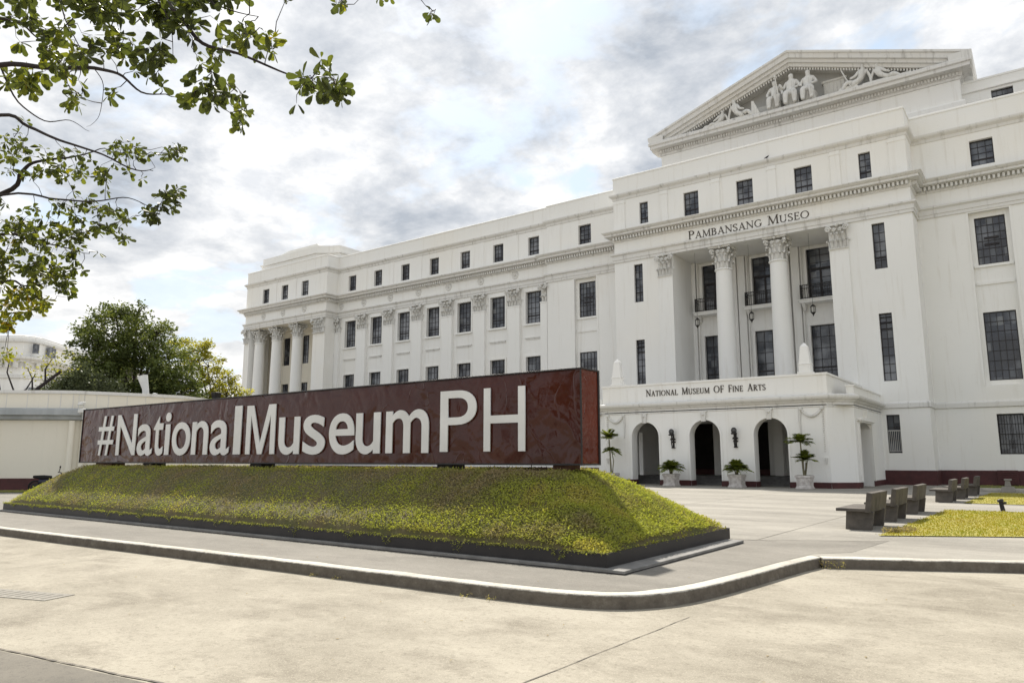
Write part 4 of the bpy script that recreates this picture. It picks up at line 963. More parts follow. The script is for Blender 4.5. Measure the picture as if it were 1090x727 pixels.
S = MB(); S.box(-9.02, -8.72, 46.3, 50.3, 3.86, 3.98); S.box(-9.02, -8.8, 46.5, 50.1, 3.76, 3.86); S.taper(-8.9, 48.3, 3.98, 4.55, .1, .16, .14, .24); S.box(-9.01, -8.9, 46.35, 46.58, .33, 3.76); S.box(-9.01, -8.9, 50.02, 50.25, .33, 3.76); mk(S, 'side_door_hood', 'wall')
for W_ in inscription('National_Museum_OF_Fine_Arts', -21.45, -13.55, 5.74, .44, .355, YF-.022): mk(W_, 'lettering', 'ink')
for x in (-23.65, -11.27):
    S = MB(); S.box(-.42, .42, -.3, .3, 6.58, 6.70); S.box(-.33, .33, -.25, .25, 6.70, 7.12); S.box(-.36, .36, -.28, .28, 7.12, 7.17); S.taper(0, 0, 7.17, 8.2, .31, .24, .21, .17); S.taper(0, 0, 8.2, 8.42, .21, .17, .03, .03)
    S.build('obelisk', 'wall', mus, bevel=.01, loc=(x-OX, YF+.22-OY, 0))

# ------------------------------------------------------------------ lanterns and wall lamps
lan = thing('hanging_lantern', 'black hexagonal lantern on a long chain in the left bay between the porch columns', 'lantern', (-21.75, 54.7, 11.95), group='lanterns hung between the columns')
S = MB(); S.lathe(0, 0, [(.10, .02), (.24, .18), (.27, .22)], 6, smooth=False); S.lathe(0, 0, [(.28, .82), (.30, .86), (.1, 1.05), (.05, 1.12)], 6, smooth=False); S.lathe(0, 0, [(.02, -.2), (.05, -.1), (.1, .02)], 6)
for k in range(6): a = k*math.pi/3; S.box(.25*math.cos(a)-.02, .25*math.cos(a)+.02, .25*math.sin(a)-.02, .25*math.sin(a)+.02, .2, .85)
S.build('cage', 'iron', lan)
S = MB(); S.lathe(0, 0, [(.21, .22), (.22, .82)], 6, smooth=False); S.build('lantern_glass', plain('lantern_glass', (.45, .44, .40), rough=.3), lan)
S = MB(); S.tube([(0, 0, .72), (0, 0, 6.05)], .014, 5)
for k in range(30): S.ball((0, 0, .85+k*.17), .026, 3)
S.build('chain', 'iron', lan)
for c_ in lan.children: c_.scale = (.68, .68, .68) if 'chain' not in c_.name else (.68, .68, 1)
dup(lan, (-17.45, 54.7, 11.95), label='black hexagonal lantern on a long chain in the middle bay between the columns')
dup(lan, (-13.0, 54.7, 11.95), label='black hexagonal lantern on a long chain in the right bay above the obelisk')
wl = thing('wall_lamp', 'black iron wall lamp between the left arch and the middle arch', 'wall lamp', (-19.62, YF, 2.35), group='wall lamps between the porch arches')
S = MB(); S.box(-.06, .06, -.03, -.001, 0, .9); S.tube([(0, -.03, .12), (0, -.25, .05), (0, -.34, .3), (0, -.28, .62), (0, -.3, .8)], .035, 6); S.tube([(0, -.03, .75), (.0, -.2, .8), (0, -.3, .78)], .03, 6)
S.box(-.14, .14, -.1, -.002, .33, .42); S.taper(.0, -.1, .5, .62, .17, .08, .12, .08); S.lathe(0, -.3, [(.16, .78), (.2, .84), (.17, .88)], 12); S.box(-.11, .11, -.12, -.002, -.02, .05); S.build('bracket', 'iron', wl)
S = MB(); S.ball((0, -.3, 1.02), .155, 7)
S.build('globe', plain('smoked_globe', (.12, .12, .12), rough=.25), wl)
S = MB()
for k in range(8): a = k*math.pi/4; S.tube([(.17*math.cos(a)*math.sin(t_), -.3+.17*math.sin(a)*math.sin(t_), 1.02-.17*math.cos(t_)) for t_ in [math.pi*j/8 for j in range(9)]], .014, 4)
S.build('globe_cage', 'iron', wl)
dup(wl, (-15.55, YF, 2.35), label='black iron wall lamp between the middle arch and the right arch')

# ------------------------------------------------------------------ potted palms
def planter(loc, label, w=.84):
    t = thing('planter', label, 'planter', loc, group='white square planters along the porch')
    S = MB(); a = w/2; S.taper(0, 0, 0, .08, a, a, a, a); S.taper(0, 0, .08, .2, a*.92, a*.92, a*.86, a*.86); S.taper(0, 0, .2, .62, a*.86, a*.86, a*.93, a*.93)
    S.box(-a*1.03, a*1.03, -a*1.03, a*1.03, .62, .74)
    for sx, sy in ((0, -1), (1, 0), (-1, 0), (0, 1)):
        for k in range(3):
            q = (k-1)*a*.5; S.ball((q if sx == 0 else sx*a*.86, q if sy == 0 else sy*a*.86, .44), .055, 4)
    S.build('planter_body', 'pot', t, bevel=.01)
    S = MB(); S.box(-a*.9, a*.9, -a*.9, a*.9, .742, .75); S.build('soil', 'soil', t)
    return t
def fronds(S_V, S_T, c, n, Lr, up, droop, spread=1.0, leaf=.32, seed=0):
    rg = np.random.default_rng(seed)
    for k in range(n):
        az = 2*math.pi*(k+rg.uniform(-.3, .3))/n; el = rg.uniform(*up); Ln = rg.uniform(*Lr); pts = []
        for i in range(13):
            q = i/12; h = Ln*q*math.cos(el)*spread; z = Ln*q*math.sin(el)-droop*Ln*q*q
            pts.append(np.array([c[0]+h*math.cos(az), c[1]+h*math.sin(az), c[2]+z]))
        side = np.array([-math.sin(az), math.cos(az), 0])
        for i in range(1, 13):
            d = pts[i]-pts[i-1]; d /= np.linalg.norm(d)+1e-9
            for s_ in (-1, 1):
                for j in range(3):
                    p = pts[i-1]+(pts[i]-pts[i-1])*j/3; ll = leaf*(math.sin(math.pi*min(1, (i+j/2)/13+.12))**.6)*rg.uniform(.8, 1.1)
                    dr = d*.55+side*s_*.8+np.array([0, 0, -.15+rg.uniform(-.15, .25)]); dr /= np.linalg.norm(dr); wv = np.cross(dr, side*s_*.2+np.array([0, 0, 1])); wv /= np.linalg.norm(wv)+1e-9
                    S_V += [p, p+dr*ll*.4+wv*.04, p+dr*ll, p+dr*ll*.4-wv*.04]; S_T.append(min(1, max(0, rg.normal(.55, .22)+.1*(c[2] > 2))))
        for i in range(12):
            w = side*.012; S_V += [pts[i]-w, pts[i]+w, pts[i+1]+w, pts[i+1]-w]; S_T.append(.6)
def palm(loc, label, kind, seed):
    t = thing('potted_palm', label, 'palm', loc, group='palms in the porch planters')
    V, T = [], []; S = MB()
    if kind == 'short':
        for k in range(4): S.tube([(.05*math.cos(k*1.7), .05*math.sin(k*1.7), .0), (.12*math.cos(k*1.7), .12*math.sin(k*1.7), .35)], [.04, .03], 6)
        fronds(V, T, (0, 0, .25), 52, (.95, 1.4), (.35, 1.5), .6, leaf=.38, seed=seed)
    elif kind == 'two':
        for k, (dx, dy, h) in enumerate(((-.08, 0, 1.9), (.12, .05, .8), (0, -.1, .9), (.06, .12, .7))): S.tube([(dx*.4, dy*.4, 0), (dx, dy, h*.5), (dx*1.5, dy, h)], [.05, .04, .035], 7)
        fronds(V, T, (.1, 0, .85), 24, (.7, 1.05), (.2, 1.45), .4, leaf=.34, seed=seed); fronds(V, T, (-.12, 0, 1.85), 16, (.85, 1.2), (.15, 1.3), .45, leaf=.4, seed=seed+1)
    else:
        S.tube([(0, 0, 0), (-.04, 0, .9), (-.10, 0, 2.2)], [.06, .045, .035], 7); S.tube([(0.1, 0, 0), (.2, 0, .8), (.05, 0, 1.5)], [.04, .03, .025], 7)
        fronds(V, T, (-.1, 0, 2.25), 16, (.9, 1.3), (.3, 1.35), .4, leaf=.4, seed=seed); fronds(V, T, (.05, 0, 1.5), 14, (.6, .9), (-.1, .8), .5, leaf=.3, seed=seed+1)
    S.build('stem', 'palmstem', t)
    V = np.array(V); link('frond', np_mesh('frond', V, np.arange(len(V)).reshape(-1, 4), 'palm', T), t)
pl = [((-23.6, 43.4), 'farthest left of the white planters, half hidden behind the mound', 'tall slim palm beside the right end of the sign', 'tall'),
      ((-19.35, 43.35), 'white square planter between the left and middle arches', 'low bushy palm between the left and middle arches', 'short'),
      ((-15.2, 43.35), 'white square planter between the middle and right arches', 'low bushy palm between the middle and right arches', 'short'),
      ((-11.35, 43.35), 'white square planter right of the right arch below the garland', 'two tiered palm right of the right arch', 'two')]
for i, ((x, y), la, lb, kd) in enumerate(pl): planter((x, y, 0), la); palm((x, y, .75), lb, kd, 20+3*i)

# ------------------------------------------------------------------ benches
bn = thing('bench', 'dark grey concrete bench with a backrest, nearest of the front row of three', 'bench', (-3.72, 18.8, 0), group='concrete benches beside the lawn')
S = MB(); S.box(-.52, .12, -.1, 1.85, .42, .49); S.build('seat', 'bench', bn, bevel=.012)
S = MB(); S.add([(.10,-.1,.40),(.17,-.1,.40),(.24,-.1,.84),(.17,-.1,.86),(.10,1.85,.40),(.17,1.85,.40),(.24,1.85,.84),(.17,1.85,.86)][:8], [(0,1,2,3),(7,6,5,4),(0,4,5,1),(1,5,6,2),(2,6,7,3),(3,7,4,0)])
S.v = [(x+(.0 if i in (0,3,4,7) else .05), y, z) for i, (x, y, z) in enumerate(S.v)]; S.build('backrest', 'bench', bn, bevel=.012)
for y in (.02, 1.45):
    S = MB(); S.add([(-.36,y,0),(.20,y,0),(.27,y,.42),(-.32,y,.42),(-.36,y+.14,0),(.20,y+.14,0),(.27,y+.14,.42),(-.32,y+.14,.42)], [(0,1,2,3),(7,6,5,4),(0,4,5,1),(1,5,6,2),(2,6,7,3),(3,7,4,0)]); S.build('leg', 'bench', bn, bevel=.01)
for x, y, la in ((-3.66, 21.7, 'middle bench of the front row of three'), (-3.62, 25.1, 'farthest bench of the front row, beside the near lawn'),
                 (-3.45, 32.7, 'nearest bench of the back row, beside the far lawn'), (-3.3, 35.8, 'middle bench of the back row'), (-3.15, 39.6, 'last and farthest bench, near the museum wall')):
    dup(bn, (x, y, 0), label=la)

# ------------------------------------------------------------------ lawns and small things by them
def lawn(pts, z, n, label, shade=False):
    S = MB(); S.poly(pts, z); o = S.build('lawn_ground', plain('lawn_soil', (.30, .25, .05), (.22, .21, .04), scale=3) if not shade else 'lawn_shaded'); tag(o, kind='structure')
    xs = [p[0] for p in pts]; ys = [p[1] for p in pts]; P = []
    def inside(x, y):
        c = False; m = len(pts)
        for i in range(m):
            a, b = pts[i], pts[i-1]
            if (a[1] > y) != (b[1] > y) and x < (b[0]-a[0])*(y-a[1])/(b[1]-a[1])+a[0]: c = not c
        return c
    while len(P) < n:
        x = rnd.uniform(min(xs), max(xs)); y = rnd.uniform(min(ys), max(ys))
        if inside(x, y): P.append((x+rnd.gauss(0, .06), y+rnd.gauss(0, .06), z-.01))
    P = np.array(P); V, F = leaves_np(P, npr.uniform(.03, .07, n), .25, .1, hang=-1.2)
    t_ = np.array([.5+.7*noise.noise((p[0]*.8, p[1]*.8, 3)) for p in P])+npr.normal(0, .15, n)
    tag(link('lawn', np_mesh('lawn', V, F, 'lawn' if not shade else 'grass', t_)), label, 'grass', kind='stuff')
lawn([(-3.15, 17.5), (-.6, 19.0), (6, 22.8), (6, 27.9), (-2.9, 27.6)], .02, 42000, 'sunlit yellow green lawn beside the front row of benches')
lawn([(-2.85, 32.4), (10, 32.4), (10, 43.2), (-2.6, 43.2)], .02, 26000, 'sunlit far lawn beside the back row of benches')
lawn([(-4.5, 46.2), (30, 46.2), (30, 55.6), (-4.5, 55.6)], .02, 26000, 'shaded strip of grass along the museum wall', True)
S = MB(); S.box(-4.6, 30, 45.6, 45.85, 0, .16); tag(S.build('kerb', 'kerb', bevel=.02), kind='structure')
S = MB(); S.tube([(0, 0, 0), (0.02, 0, .30)], [.07, .06], 8); S.lathe(.02, 0, [(.09, .29), (.09, .36), (.04, .38)], 8); S.tube([(.02, 0, .25), (.16, -.04, .24)], .035, 6)
o = S.build('standpipe', 'iron', loc=(-1.43, 28.25, 0)); o.rotation_euler = (0, R(-12), 0); tag(o, 'short dark water standpipe at the edge of the near lawn', 'standpipe')
S = MB(); S.taper(0, 0, 0, .28, .34, .2, .26, .15); S.taper(0, 0, .28, .58, .14, .1, .1, .08); S.taper(.02, 0, .58, .66, .16, .12, .16, .12)
tag(S.build('stone_stub', 'plaza', loc=(-1.95, 44.6, 0), bevel=.02), 'small grey stone stub in front of the kerb by the far lawn', 'stone')
S = MB(); S.box(-.55, .55, -.12, 0, .05, .95)
for k in range(6): S.box(-.48, .48, -.15, -.12, .14+.13*k, .2+.13*k)
tag(S.build('meter_cabinet', 'maroon', loc=(-2.4, YE-.075, 0), bevel=.01), 'maroon louvred utility cabinet against the museum base right of the benches', 'cabinet')

# weeds at the kerb corner, fallen leaves on the road
def clump(name, pts, n, r, size, mat, label, cat, z=.0, lo=.2, hi=.8, flat=.6):
    P = []
    for (x, y) in pts:
        for k in range(n): a = rnd.uniform(0, 6.28); q = r*math.sqrt(rnd.random()); P.append((x+q*math.cos(a), y+q*math.sin(a), z+rnd.uniform(0, r*flat)))
    V, F = leaves_np(np.array(P), npr.uniform(size*.6, size*1.3, len(P)), .35, .1, hang=-.8)
    return tag(link(name, np_mesh(name, V, F, mat, npr.uniform(lo, hi, len(P)))), label, cat, kind='stuff')
clump('weeds', [(-3.3, 13.15), (-3.15, 13.1), (-3.0, 13.12), (-2.7, 13.3), (-2.4, 13.45)][:3], 45, .12, .04, 'grass', 'dry weeds growing in the corner where the two kerbs meet', 'weeds', -.15, 0, .45, .9)
clump('dry_weeds', [(-3.05, 18.3), (-2.85, 18.5), (-2.7, 18.75)], 160, .18, .06, 'grass', 'dark clump of weeds at the lawn edge behind the nearest bench', 'weeds', .02, 0, .3, .5)
clump('weeds', [(x, 7.62+.02*math.sin(x)) for x in (-16, -12.5, -9.3, -8.8, -6.3, -5.9)], 25, .08, .035, 'grass', 'small weeds along the foot of the kerb', 'weeds', -.155, 0, .5, .5)
P = np.array([(rnd.uniform(-14, 0), rnd.uniform(3.2, 12.5), 0) for k in range(90)]); P[:, 2] = np.where((P[:, 1] > 7.9) & (P[:, 0] < -3.9), .008, -.152)
V, F = leaves_np(P, npr.uniform(.02, .05, 90), .55, 2.0); V[:, 2] = np.clip(V[:, 2], np.repeat(P[:, 2], 4), np.repeat(P[:, 2], 4)+.012)
tag(link('fallen_leaves', np_mesh('fallen_leaves', V, F, 'grass', npr.uniform(-.1, .2, 90))), 'a few dry fallen leaves scattered over the road and pavement', 'leaves', kind='stuff')

# ------------------------------------------------------------------ annex at the left
def fr(u, d): return survey((u-545)/779.13*math.cos(PIT)*d, d)
pts = [fr(-420, 38), fr(-250, 38.5), fr(-100, 39.6), fr(0, 40), fr(45, 40.1), fr(72, 40.3)]
pts2 = [fr(84, 40.6), fr(110, 41.2), fr(150, 42.2), fr(190, 43.5), fr(225, 46.5), fr(260, 51), fr(268, 56)]
APP = [(p.x, p.y) for p in pts+pts2]
anx = thing('annex_building', 'low cream annex building with a curved corner left of the sign', 'building', (APP[4][0], APP[4][1], 0))
S = MB(); S.sweep(APP, [(0, 0), (0, 5.3)]); kid(S, 'wall', 'cream', anx)
S = MB(); S.sweep(APP, [(0, .0), (.05, .0), (.05, .60), (0, .62)]); kid(S, 'base_band', 'maroon', anx)
S = MB(); S.sweep(APP[:8], [(0, 3.72), (.30, 3.78), (.30, 3.95), (.55, 4.0), (.55, 4.30), (.1, 4.38), (0, 4.4)]); kid(S, 'band', 'metalgrey', anx)
S = MB(); S.sweep(APP, [(0, 5.18), (.08, 5.2), (.08, 5.36), (-.4, 5.4)]); kid(S, 'coping', 'trim', anx)
S = MB(); S.poly(APP+[(-75, 60), (-95, 0)], 5.1); kid(S, 'roof', 'grout', anx)
S = MB()
for p in (fr(-10, 39.9), fr(73, 40.2), fr(86, 40.55)): S = MB(); S.tube([(p.x, p.y, .6), (p.x, p.y, 3.72)], .16, 8); kid(S, 'pilaster', 'cream', anx)
S = MB()
for i, (a, b) in enumerate(zip(APP, APP[1:])):
    for q in (0, .5): x, y = a[0]+(b[0]-a[0])*q, a[1]+(b[1]-a[1])*q; S.tube([(x, y, 4.4), (x, y, 5.2)], .02, 4)
kid(S, 'panel_joint', 'trim', anx)
p = fr(84, 40.0); t = thing('security_camera', 'white security camera on a bracket at the corner of the annex', 'camera', (p.x, p.y, 4.05))
S = MB(); S.tube([(0, 0, -.3), (0, 0, .5)], .04, 6); S.build('bracket', 'trim', t); S = MB(); S.tube([(-.5, 0, .0), (.6, -.3, .1)], .035, 6); S.build('bracket', 'trim', t)
S = MB(); S.taper(.5, -.3, .05, .25, .28, .1, .26, .09); S.taper(-.1, -.1, .5, .66, .3, .1, .26, .08, .1, 0); S.build('camera_body', 'white', t, bevel=.02)
p = fr(148, 45); t = thing('exhaust_duct', 'white angled exhaust duct standing on the annex roof', 'duct', (p.x, p.y, 5.1))
S = MB(); S.v = []; S.tube([RT*.16+Vector((0,0,0)), RT*.05+Vector((0,0,.8)), RT*-.2+Vector((0,0,1.6))], [.2, .19, .30], 10); S.build('duct', 'white', t)
S = MB(); S.tube([RT*.55+Vector((0,0,0)), RT*.68+Vector((0,0,.55))], [.16, .12], 8); S.build('branch_pipe', 'white', t)
# motorcycle parked before the annex
p = fr(56, 37.0); mc = thing('motorcycle', 'small dark motorcycle parked before the annex behind the mound', 'motorcycle', (p.x, p.y, 0), YAW+.5)
for x in (-.62, .62):
    S = MB(); n = 20
    S.tube([(x+.27*math.cos(2*math.pi*k/n), 0, .3+.27*math.sin(2*math.pi*k/n)) for k in range(n+1)], .045, 6); w_ = S.build('wheel', 'rubber', mc)
    S = MB(); S.lathe(0, 0, [(.2, -.02), (.2, .02)], 14); S.v = [(x+a, c, .3+b) for a, b, c in S.v]; S.build('rim', 'iron', w_)
S = MB(); S.tube([(-.5, 0, .55), (-.1, 0, .5), (.2, 0, .62), (.42, 0, .85)], [.12, .17, .15, .08], 8); S.tube([(-.62, 0, .3), (-.2, 0, .4)], .05, 6); S.box(-.2, .12, -.11, .11, .22, .48); S.build('body', 'redpaint', mc)
S = MB(); S.tube([(-.75, 0, .78), (-.3, 0, .74), (.05, 0, .74)], [.06, .12, .08], 8); S.build('saddle', 'rubber', mc)
S = MB(); S.tube([(.62, .0, .3), (.42, 0, .95)], .035, 6); S.tube([(.3, -.33, 1.0), (.42, 0, .97), (.3, .33, 1.0)], .02, 6)
for s_ in (-1, 1): S.tube([(.33, s_*.25, 1.0), (.36, s_*.32, 1.2)], .01, 5); S.ball((.36, s_*.33, 1.25), .06, 5, sx=.4)
S.build('handlebar', 'iron', mc)
S = MB(); S.ball((.52, 0, .88), .09, 6); S.build('headlight', 'bars', mc)
# strip of grass at the annex foot
lp = [fr(-120, 36.5), fr(95, 37.2), fr(95, 39.6), fr(-120, 38.6)]
lawn([(q.x, q.y) for q in lp], .02, 6000, 'green strip of grass at the foot of the annex', True)

# ------------------------------------------------------------------ far white building
FB = [fr(-150, 118), fr(-60, 120), fr(12, 121), fr(22, 122), fr(32, 124), fr(80, 140), fr(110, 150)]
FB = [(q.x, q.y) for q in FB]
fb = thing('far_building', 'distant white classical building with a curved corner behind the trees at the left edge', 'building', (FB[2][0], FB[2][1], 0))
S = MB(); S.sweep(FB, [(0, 0), (0, 21.9)]); kid(S, 'wall', 'wall', fb)
S = MB(); S.sweep(FB, [(0, 17.6), (.5, 17.7), (.5, 17.9), (1.1, 18.2), (1.1, 18.6), (0, 18.9)]); S.sweep(FB, [(0, 21.0), (.35, 21.1), (.35, 21.4), (0, 21.5)]); S.sweep(FB, [(0, 22.0), (.15, 22.1), (-.5, 22.3)]); S.sweep(FB, [(0, 14.9), (.3, 15), (.3, 15.5), (0, 15.6)]); FC = S
S = MB(); S.poly(FB+[(-200, 120), (-260, 60)], 21.8); kid(S, 'roof', 'grout', fb)
S = FC
for a, b in zip(FB, FB[1:]):
    a = Vector(a); b = Vector(b); n = int((b-a).length/1.2)
    for k in range(n):
        q = a+(b-a)*(k+.5)/n; t_ = (b-a).normalized(); nn = Vector((t_.y, -t_.x)); q2 = q+nn*.5; S.box(q2.x-.3, q2.x+.3, q2.y-.3, q2.y+.3, 16.7, 17.65)
kid(S, 'cornice', 'trim', fb)
for u, d in ((26.5, 121.9), (42, 126.0), (45.5, 127.5), (-20, 119.8), (-60, 119)):
    for z0, z1 in ((19.2, 20.8), (8, 13.5)):
        q = fr(u, d+.0); S = MB(); S.box(-.26, .26, -.6, .3, z0, z1); o = S.build('window', 'glass', fb, rz=YAW); o.location = (q.x-fb.location.x, q.y-fb.location.y, 0)

# ------------------------------------------------------------------ trees
def branch_tube(S, pts, r0, r1, n=7):
    m = len(pts); S.tube(pts, [r0+(r1-r0)*i/(m-1) for i in range(m)], n)
def far_tree(name, label, base, height, blobs, leafmat_, size, nclump, perclump, clr, seed, hang=0.0, droopy=False):
    rg = np.random.default_rng(seed); t = thing(name, label, 'tree', (base.x, base.y, 0)); S = MB()
    branch_tube(S, [(0, 0, 0), (.1, 0, height*.2), (0, .1, height*.42)], height*.035, height*.022, 9)
    for b in blobs:
        lat, fw, z, rx, ry, rz_ = b; c = RT*lat+HD*fw
        mid = Vector((c.x*.35, c.y*.35, height*.35+(z-height*.35)*.35)); branch_tube(S, [(0, .05, height*.3), mid, (c.x*.8, c.y*.8, z-rz_*.25)], height*.014, height*.004, 6)
        for k in range(3):
            a = rg.uniform(0, 6.28); e = Vector((c.x, c.y, z))+Vector((math.cos(a)*rx*.7, math.sin(a)*rx*.7, rg.uniform(-.3, .7)*rz_)); branch_tube(S, [(c.x*.7, c.y*.7, z-rz_*.3), (e+Vector((c.x, c.y, z)))/2, e], height*.005, height*.002, 5)
    S.build('trunk', 'bark', t)
    vol = np.array([b[3]*b[4]*b[5] for b in blobs])**.75; vol /= vol.sum(); P = []; T = []
    for bi, b in enumerate(blobs):
        lat, fw, z, rx, ry, rz_ = b; c = RT*lat+HD*fw
        for k in range(int(nclump*vol[bi])):
            d = rg.normal(size=3); d /= np.linalg.norm(d); rr = rg.uniform(.55, 1.03)
            cc = np.array([c.x, c.y, z])+(np.array([RT.x, RT.y, 0])*d[0]*rx+np.array([HD.x, HD.y, 0])*d[1]*ry+np.array([0, 0, 1])*d[2]*rz_)*rr
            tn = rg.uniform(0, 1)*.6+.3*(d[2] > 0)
            m = int(perclump*rg.uniform(.6, 1.4)); cs = clr*rg.uniform(.5, 1.0)*(.62 if rr > .9 else .9)
            q = np.clip(rg.normal(size=(m, 3)), -1.7, 1.7)*cs*np.array([.5, .5, .32 if not droopy else .8])
            P.append(cc+q); T.append(np.clip(rg.normal(tn, .15, m), 0, 1))
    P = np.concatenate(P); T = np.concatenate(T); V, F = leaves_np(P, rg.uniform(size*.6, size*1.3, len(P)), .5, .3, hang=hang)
    link('crown', np_mesh('crown', V, F, leafmat_, T), t); return t
# dense dark tree behind the annex
b0 = fr(138, 60.3)
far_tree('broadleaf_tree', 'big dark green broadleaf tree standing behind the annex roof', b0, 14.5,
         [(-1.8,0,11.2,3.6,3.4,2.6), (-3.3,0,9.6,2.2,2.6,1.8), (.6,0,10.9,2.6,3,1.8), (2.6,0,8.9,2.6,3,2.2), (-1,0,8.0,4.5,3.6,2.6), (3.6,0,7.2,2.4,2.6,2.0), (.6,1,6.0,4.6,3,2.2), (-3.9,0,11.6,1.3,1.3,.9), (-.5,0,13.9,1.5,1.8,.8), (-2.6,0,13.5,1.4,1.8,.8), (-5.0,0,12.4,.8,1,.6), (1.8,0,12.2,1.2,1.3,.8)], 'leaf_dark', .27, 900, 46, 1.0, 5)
b0 = fr(68, 54)
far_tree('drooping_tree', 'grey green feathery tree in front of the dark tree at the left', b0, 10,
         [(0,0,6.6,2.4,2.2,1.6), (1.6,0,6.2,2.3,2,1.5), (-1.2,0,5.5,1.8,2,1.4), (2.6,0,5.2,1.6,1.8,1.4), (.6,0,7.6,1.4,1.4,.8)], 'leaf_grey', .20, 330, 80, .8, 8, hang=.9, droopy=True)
b0 = fr(232, 66)
far_tree('pale_tree', 'sparse yellow green tree between the dark tree and the museum pavilion', b0, 10.5,
         [(-3.2,0,11.6,2.2,1.6,1.0), (-1.9,0,10.2,2.0,1.6,1.0), (-.4,0,9.0,1.9,1.6,.9), (.5,0,7.6,1.8,1.8,1.2), (-1.6,0,7.4,2.0,1.8,1.3), (1.3,0,6.4,1.2,1.4,.9), (-.4,0,5.8,2.4,1.5,1.0)], 'leaf_pale', .22, 330, 44, .75, 12)
# bare-limbed tree at the far left
b0 = fr(12, 48); t = thing('bare_tree', 'dark leaning bare branches rising behind the annex at the left edge', 'tree', (b0.x, b0.y, 0)); S = MB()
def lv(l, z): return RT*l+Vector((0, 0, z))
branch_tube(S, [lv(-.4, 0), lv(.2, 4.5), lv(1.2, 6.2), lv(2.7, 7.4)], .2, .08, 8)
for a in ([(-.3,4), (-.2,5.8), (-.9,7.3), (-.8,8.2)], [(.3,4.8), (.9,6.1), (.8,6.9), (.4,7.6)], [(-.3,5), (-1.2,6.0), (-1.5,7.2)], [(1.7,6.6), (1.6,7.5), (2.0,8.2)], [(-.2,5.6), (.5,6.2), (1.0,7.2)]):
    branch_tube(S, [lv(*q) for q in a], .08, .025, 6)
S.build('trunk', 'bark_dark', t)
P = []
for (l, z) in ((1.8, 7.9), (2.2, 8.3), (1.3, 7.4), (2.6, 7.7), (.9, 7.4), (-.8, 8.3)):
    for k in range(45): q = lv(l+rnd.gauss(0, .4), z+rnd.gauss(0, .3)); P.append((q.x, q.y+rnd.gauss(0, .4), q.z))
V, F = leaves_np(np.array(P), .2, .5); link('crown', np_mesh('crown', V, F, 'leaf_pale', npr.uniform(0, .8, len(P))), t)

# near tree whose limbs reach in from the upper left
fd = Vector((-math.sin(YAW)*math.cos(PIT), math.cos(YAW)*math.cos(PIT), math.sin(PIT))); dn = fd.cross(RT)
CAM = Vector((0, 0, H))
def at(u, v, d): return CAM+(fd+RT*((u-545)/779.13)+dn*((v-363.5)/779.13))*d
tb = survey(-8.6, 7.6); near = thing('overhanging_tree', 'big-leaved tree whose limbs hang into view at the upper left', 'tree', (tb.x, tb.y, 0))
LIM = [  # limb: list of (u, v, depth), radii
 ([(-420, 330, 8.2), (-200, 160, 8.4), (-60, 78, 8.2), (0, 70, 8.0), (60, 72, 7.8), (100, 72, 7.5), (125, 80, 7.3), (150, 97, 7.2), (182, 103, 7.1)], .07, .006),
 ([(-300, 120, 7.6), (-100, 20, 7.3), (60, -30, 7.0), (150, -12, 6.8), (190, 20, 6.7), (215, 46, 6.6), (255, 59, 6.5), (300, 77, 6.4), (332, 84, 6.35)], .06, .006),
 ([(-380, 300, 10.5), (-120, 160, 10.3), (0, 124, 10.0), (30, 134, 9.9), (65, 150, 9.7), (100, 162, 9.5), (145, 181, 9.3), (163, 182, 9.2)], .055, .006),
 ([(-380, 330, 11), (-150, 240, 10.8), (0, 206, 10.6), (22, 184, 10.5), (38, 171, 10.4), (75, 168, 10.3), (112, 158, 10.2)], .08, .008),
 ([(-200, 230, 10), (0, 207, 9.9), (60, 213, 9.8), (105, 213, 9.7), (138, 211, 9.6), (165, 221, 9.5)], .03, .005),
 ([(-350, 360, 10.5), (-100, 270, 10.3), (0, 250, 10.2), (30, 255, 10.1), (60, 262, 10.0), (95, 270, 9.9)], .05, .005),
 ([(-350, 400, 10.5), (-100, 330, 10.4), (0, 300, 10.2), (25, 305, 10.2), (55, 300, 10.0)], .05, .006),
 ([(-100, 60, 8.4), (0, 22, 8.0), (40, 40, 7.9), (60, 62, 7.8)], .03, .004),
 ([(40, -60, 7.8), (60, -10, 7.7), (75, 30, 7.6), (95, 75, 7.5)], .02, .004),
 ([(75, -40, 7.6), (85, 10, 7.5), (60, 40, 7.5), (52, 55, 7.5)], .016, .003),
 ([(215, -40, 6.5), (225, 0, 6.5), (240, 10, 6.4), (275, 18, 6.3)], .02, .004),
 ([(150, -30, 6.8), (165, 0, 6.7), (180, 30, 6.7), (185, 65, 6.7)], .016, .003),
 ([(330, -45, 6.2), (350, -15, 6.2), (362, 2, 6.2)], .010, .003),
 ([(420, -60, 6.0), (440, -15, 6.0), (457, 8, 6.0)], .008, .003),
 ([(0, 70, 8.6), (20, 110, 8.6), (50, 130, 8.5), (75, 128, 8.5), (95, 140, 8.5)], .02, .003),
 ([(100, 72, 7.5), (110, 90, 7.5), (105, 120, 7.5), (92, 135, 7.5)], .008, .002)]
S = MB(); LP = []
for pts, r0, r1 in [(a, b*.62, c*.7) for a, b, c in LIM]:
    P3 = [at(*p) for p in pts]; sm = []
    for i in range(len(P3)-1):
        for k in range(5):
            q = k/5; a = P3[max(i-1, 0)]; b = P3[i]; c = P3[i+1]; d = P3[min(i+2, len(P3)-1)]
            pt = .5*((2*b)+(c-a)*q+(2*a-5*b+4*c-d)*q*q+(3*b-a-3*c+d)*q**3)
            sm.append(pt+Vector((noise.noise(pt*2.1), noise.noise(pt*2.1+Vector((5,0,0))), noise.noise(pt*2.1+Vector((0,5,0)))))*.035)
    sm.append(P3[-1]); branch_tube(S, sm, r0, r1, 7); LP.append(sm)
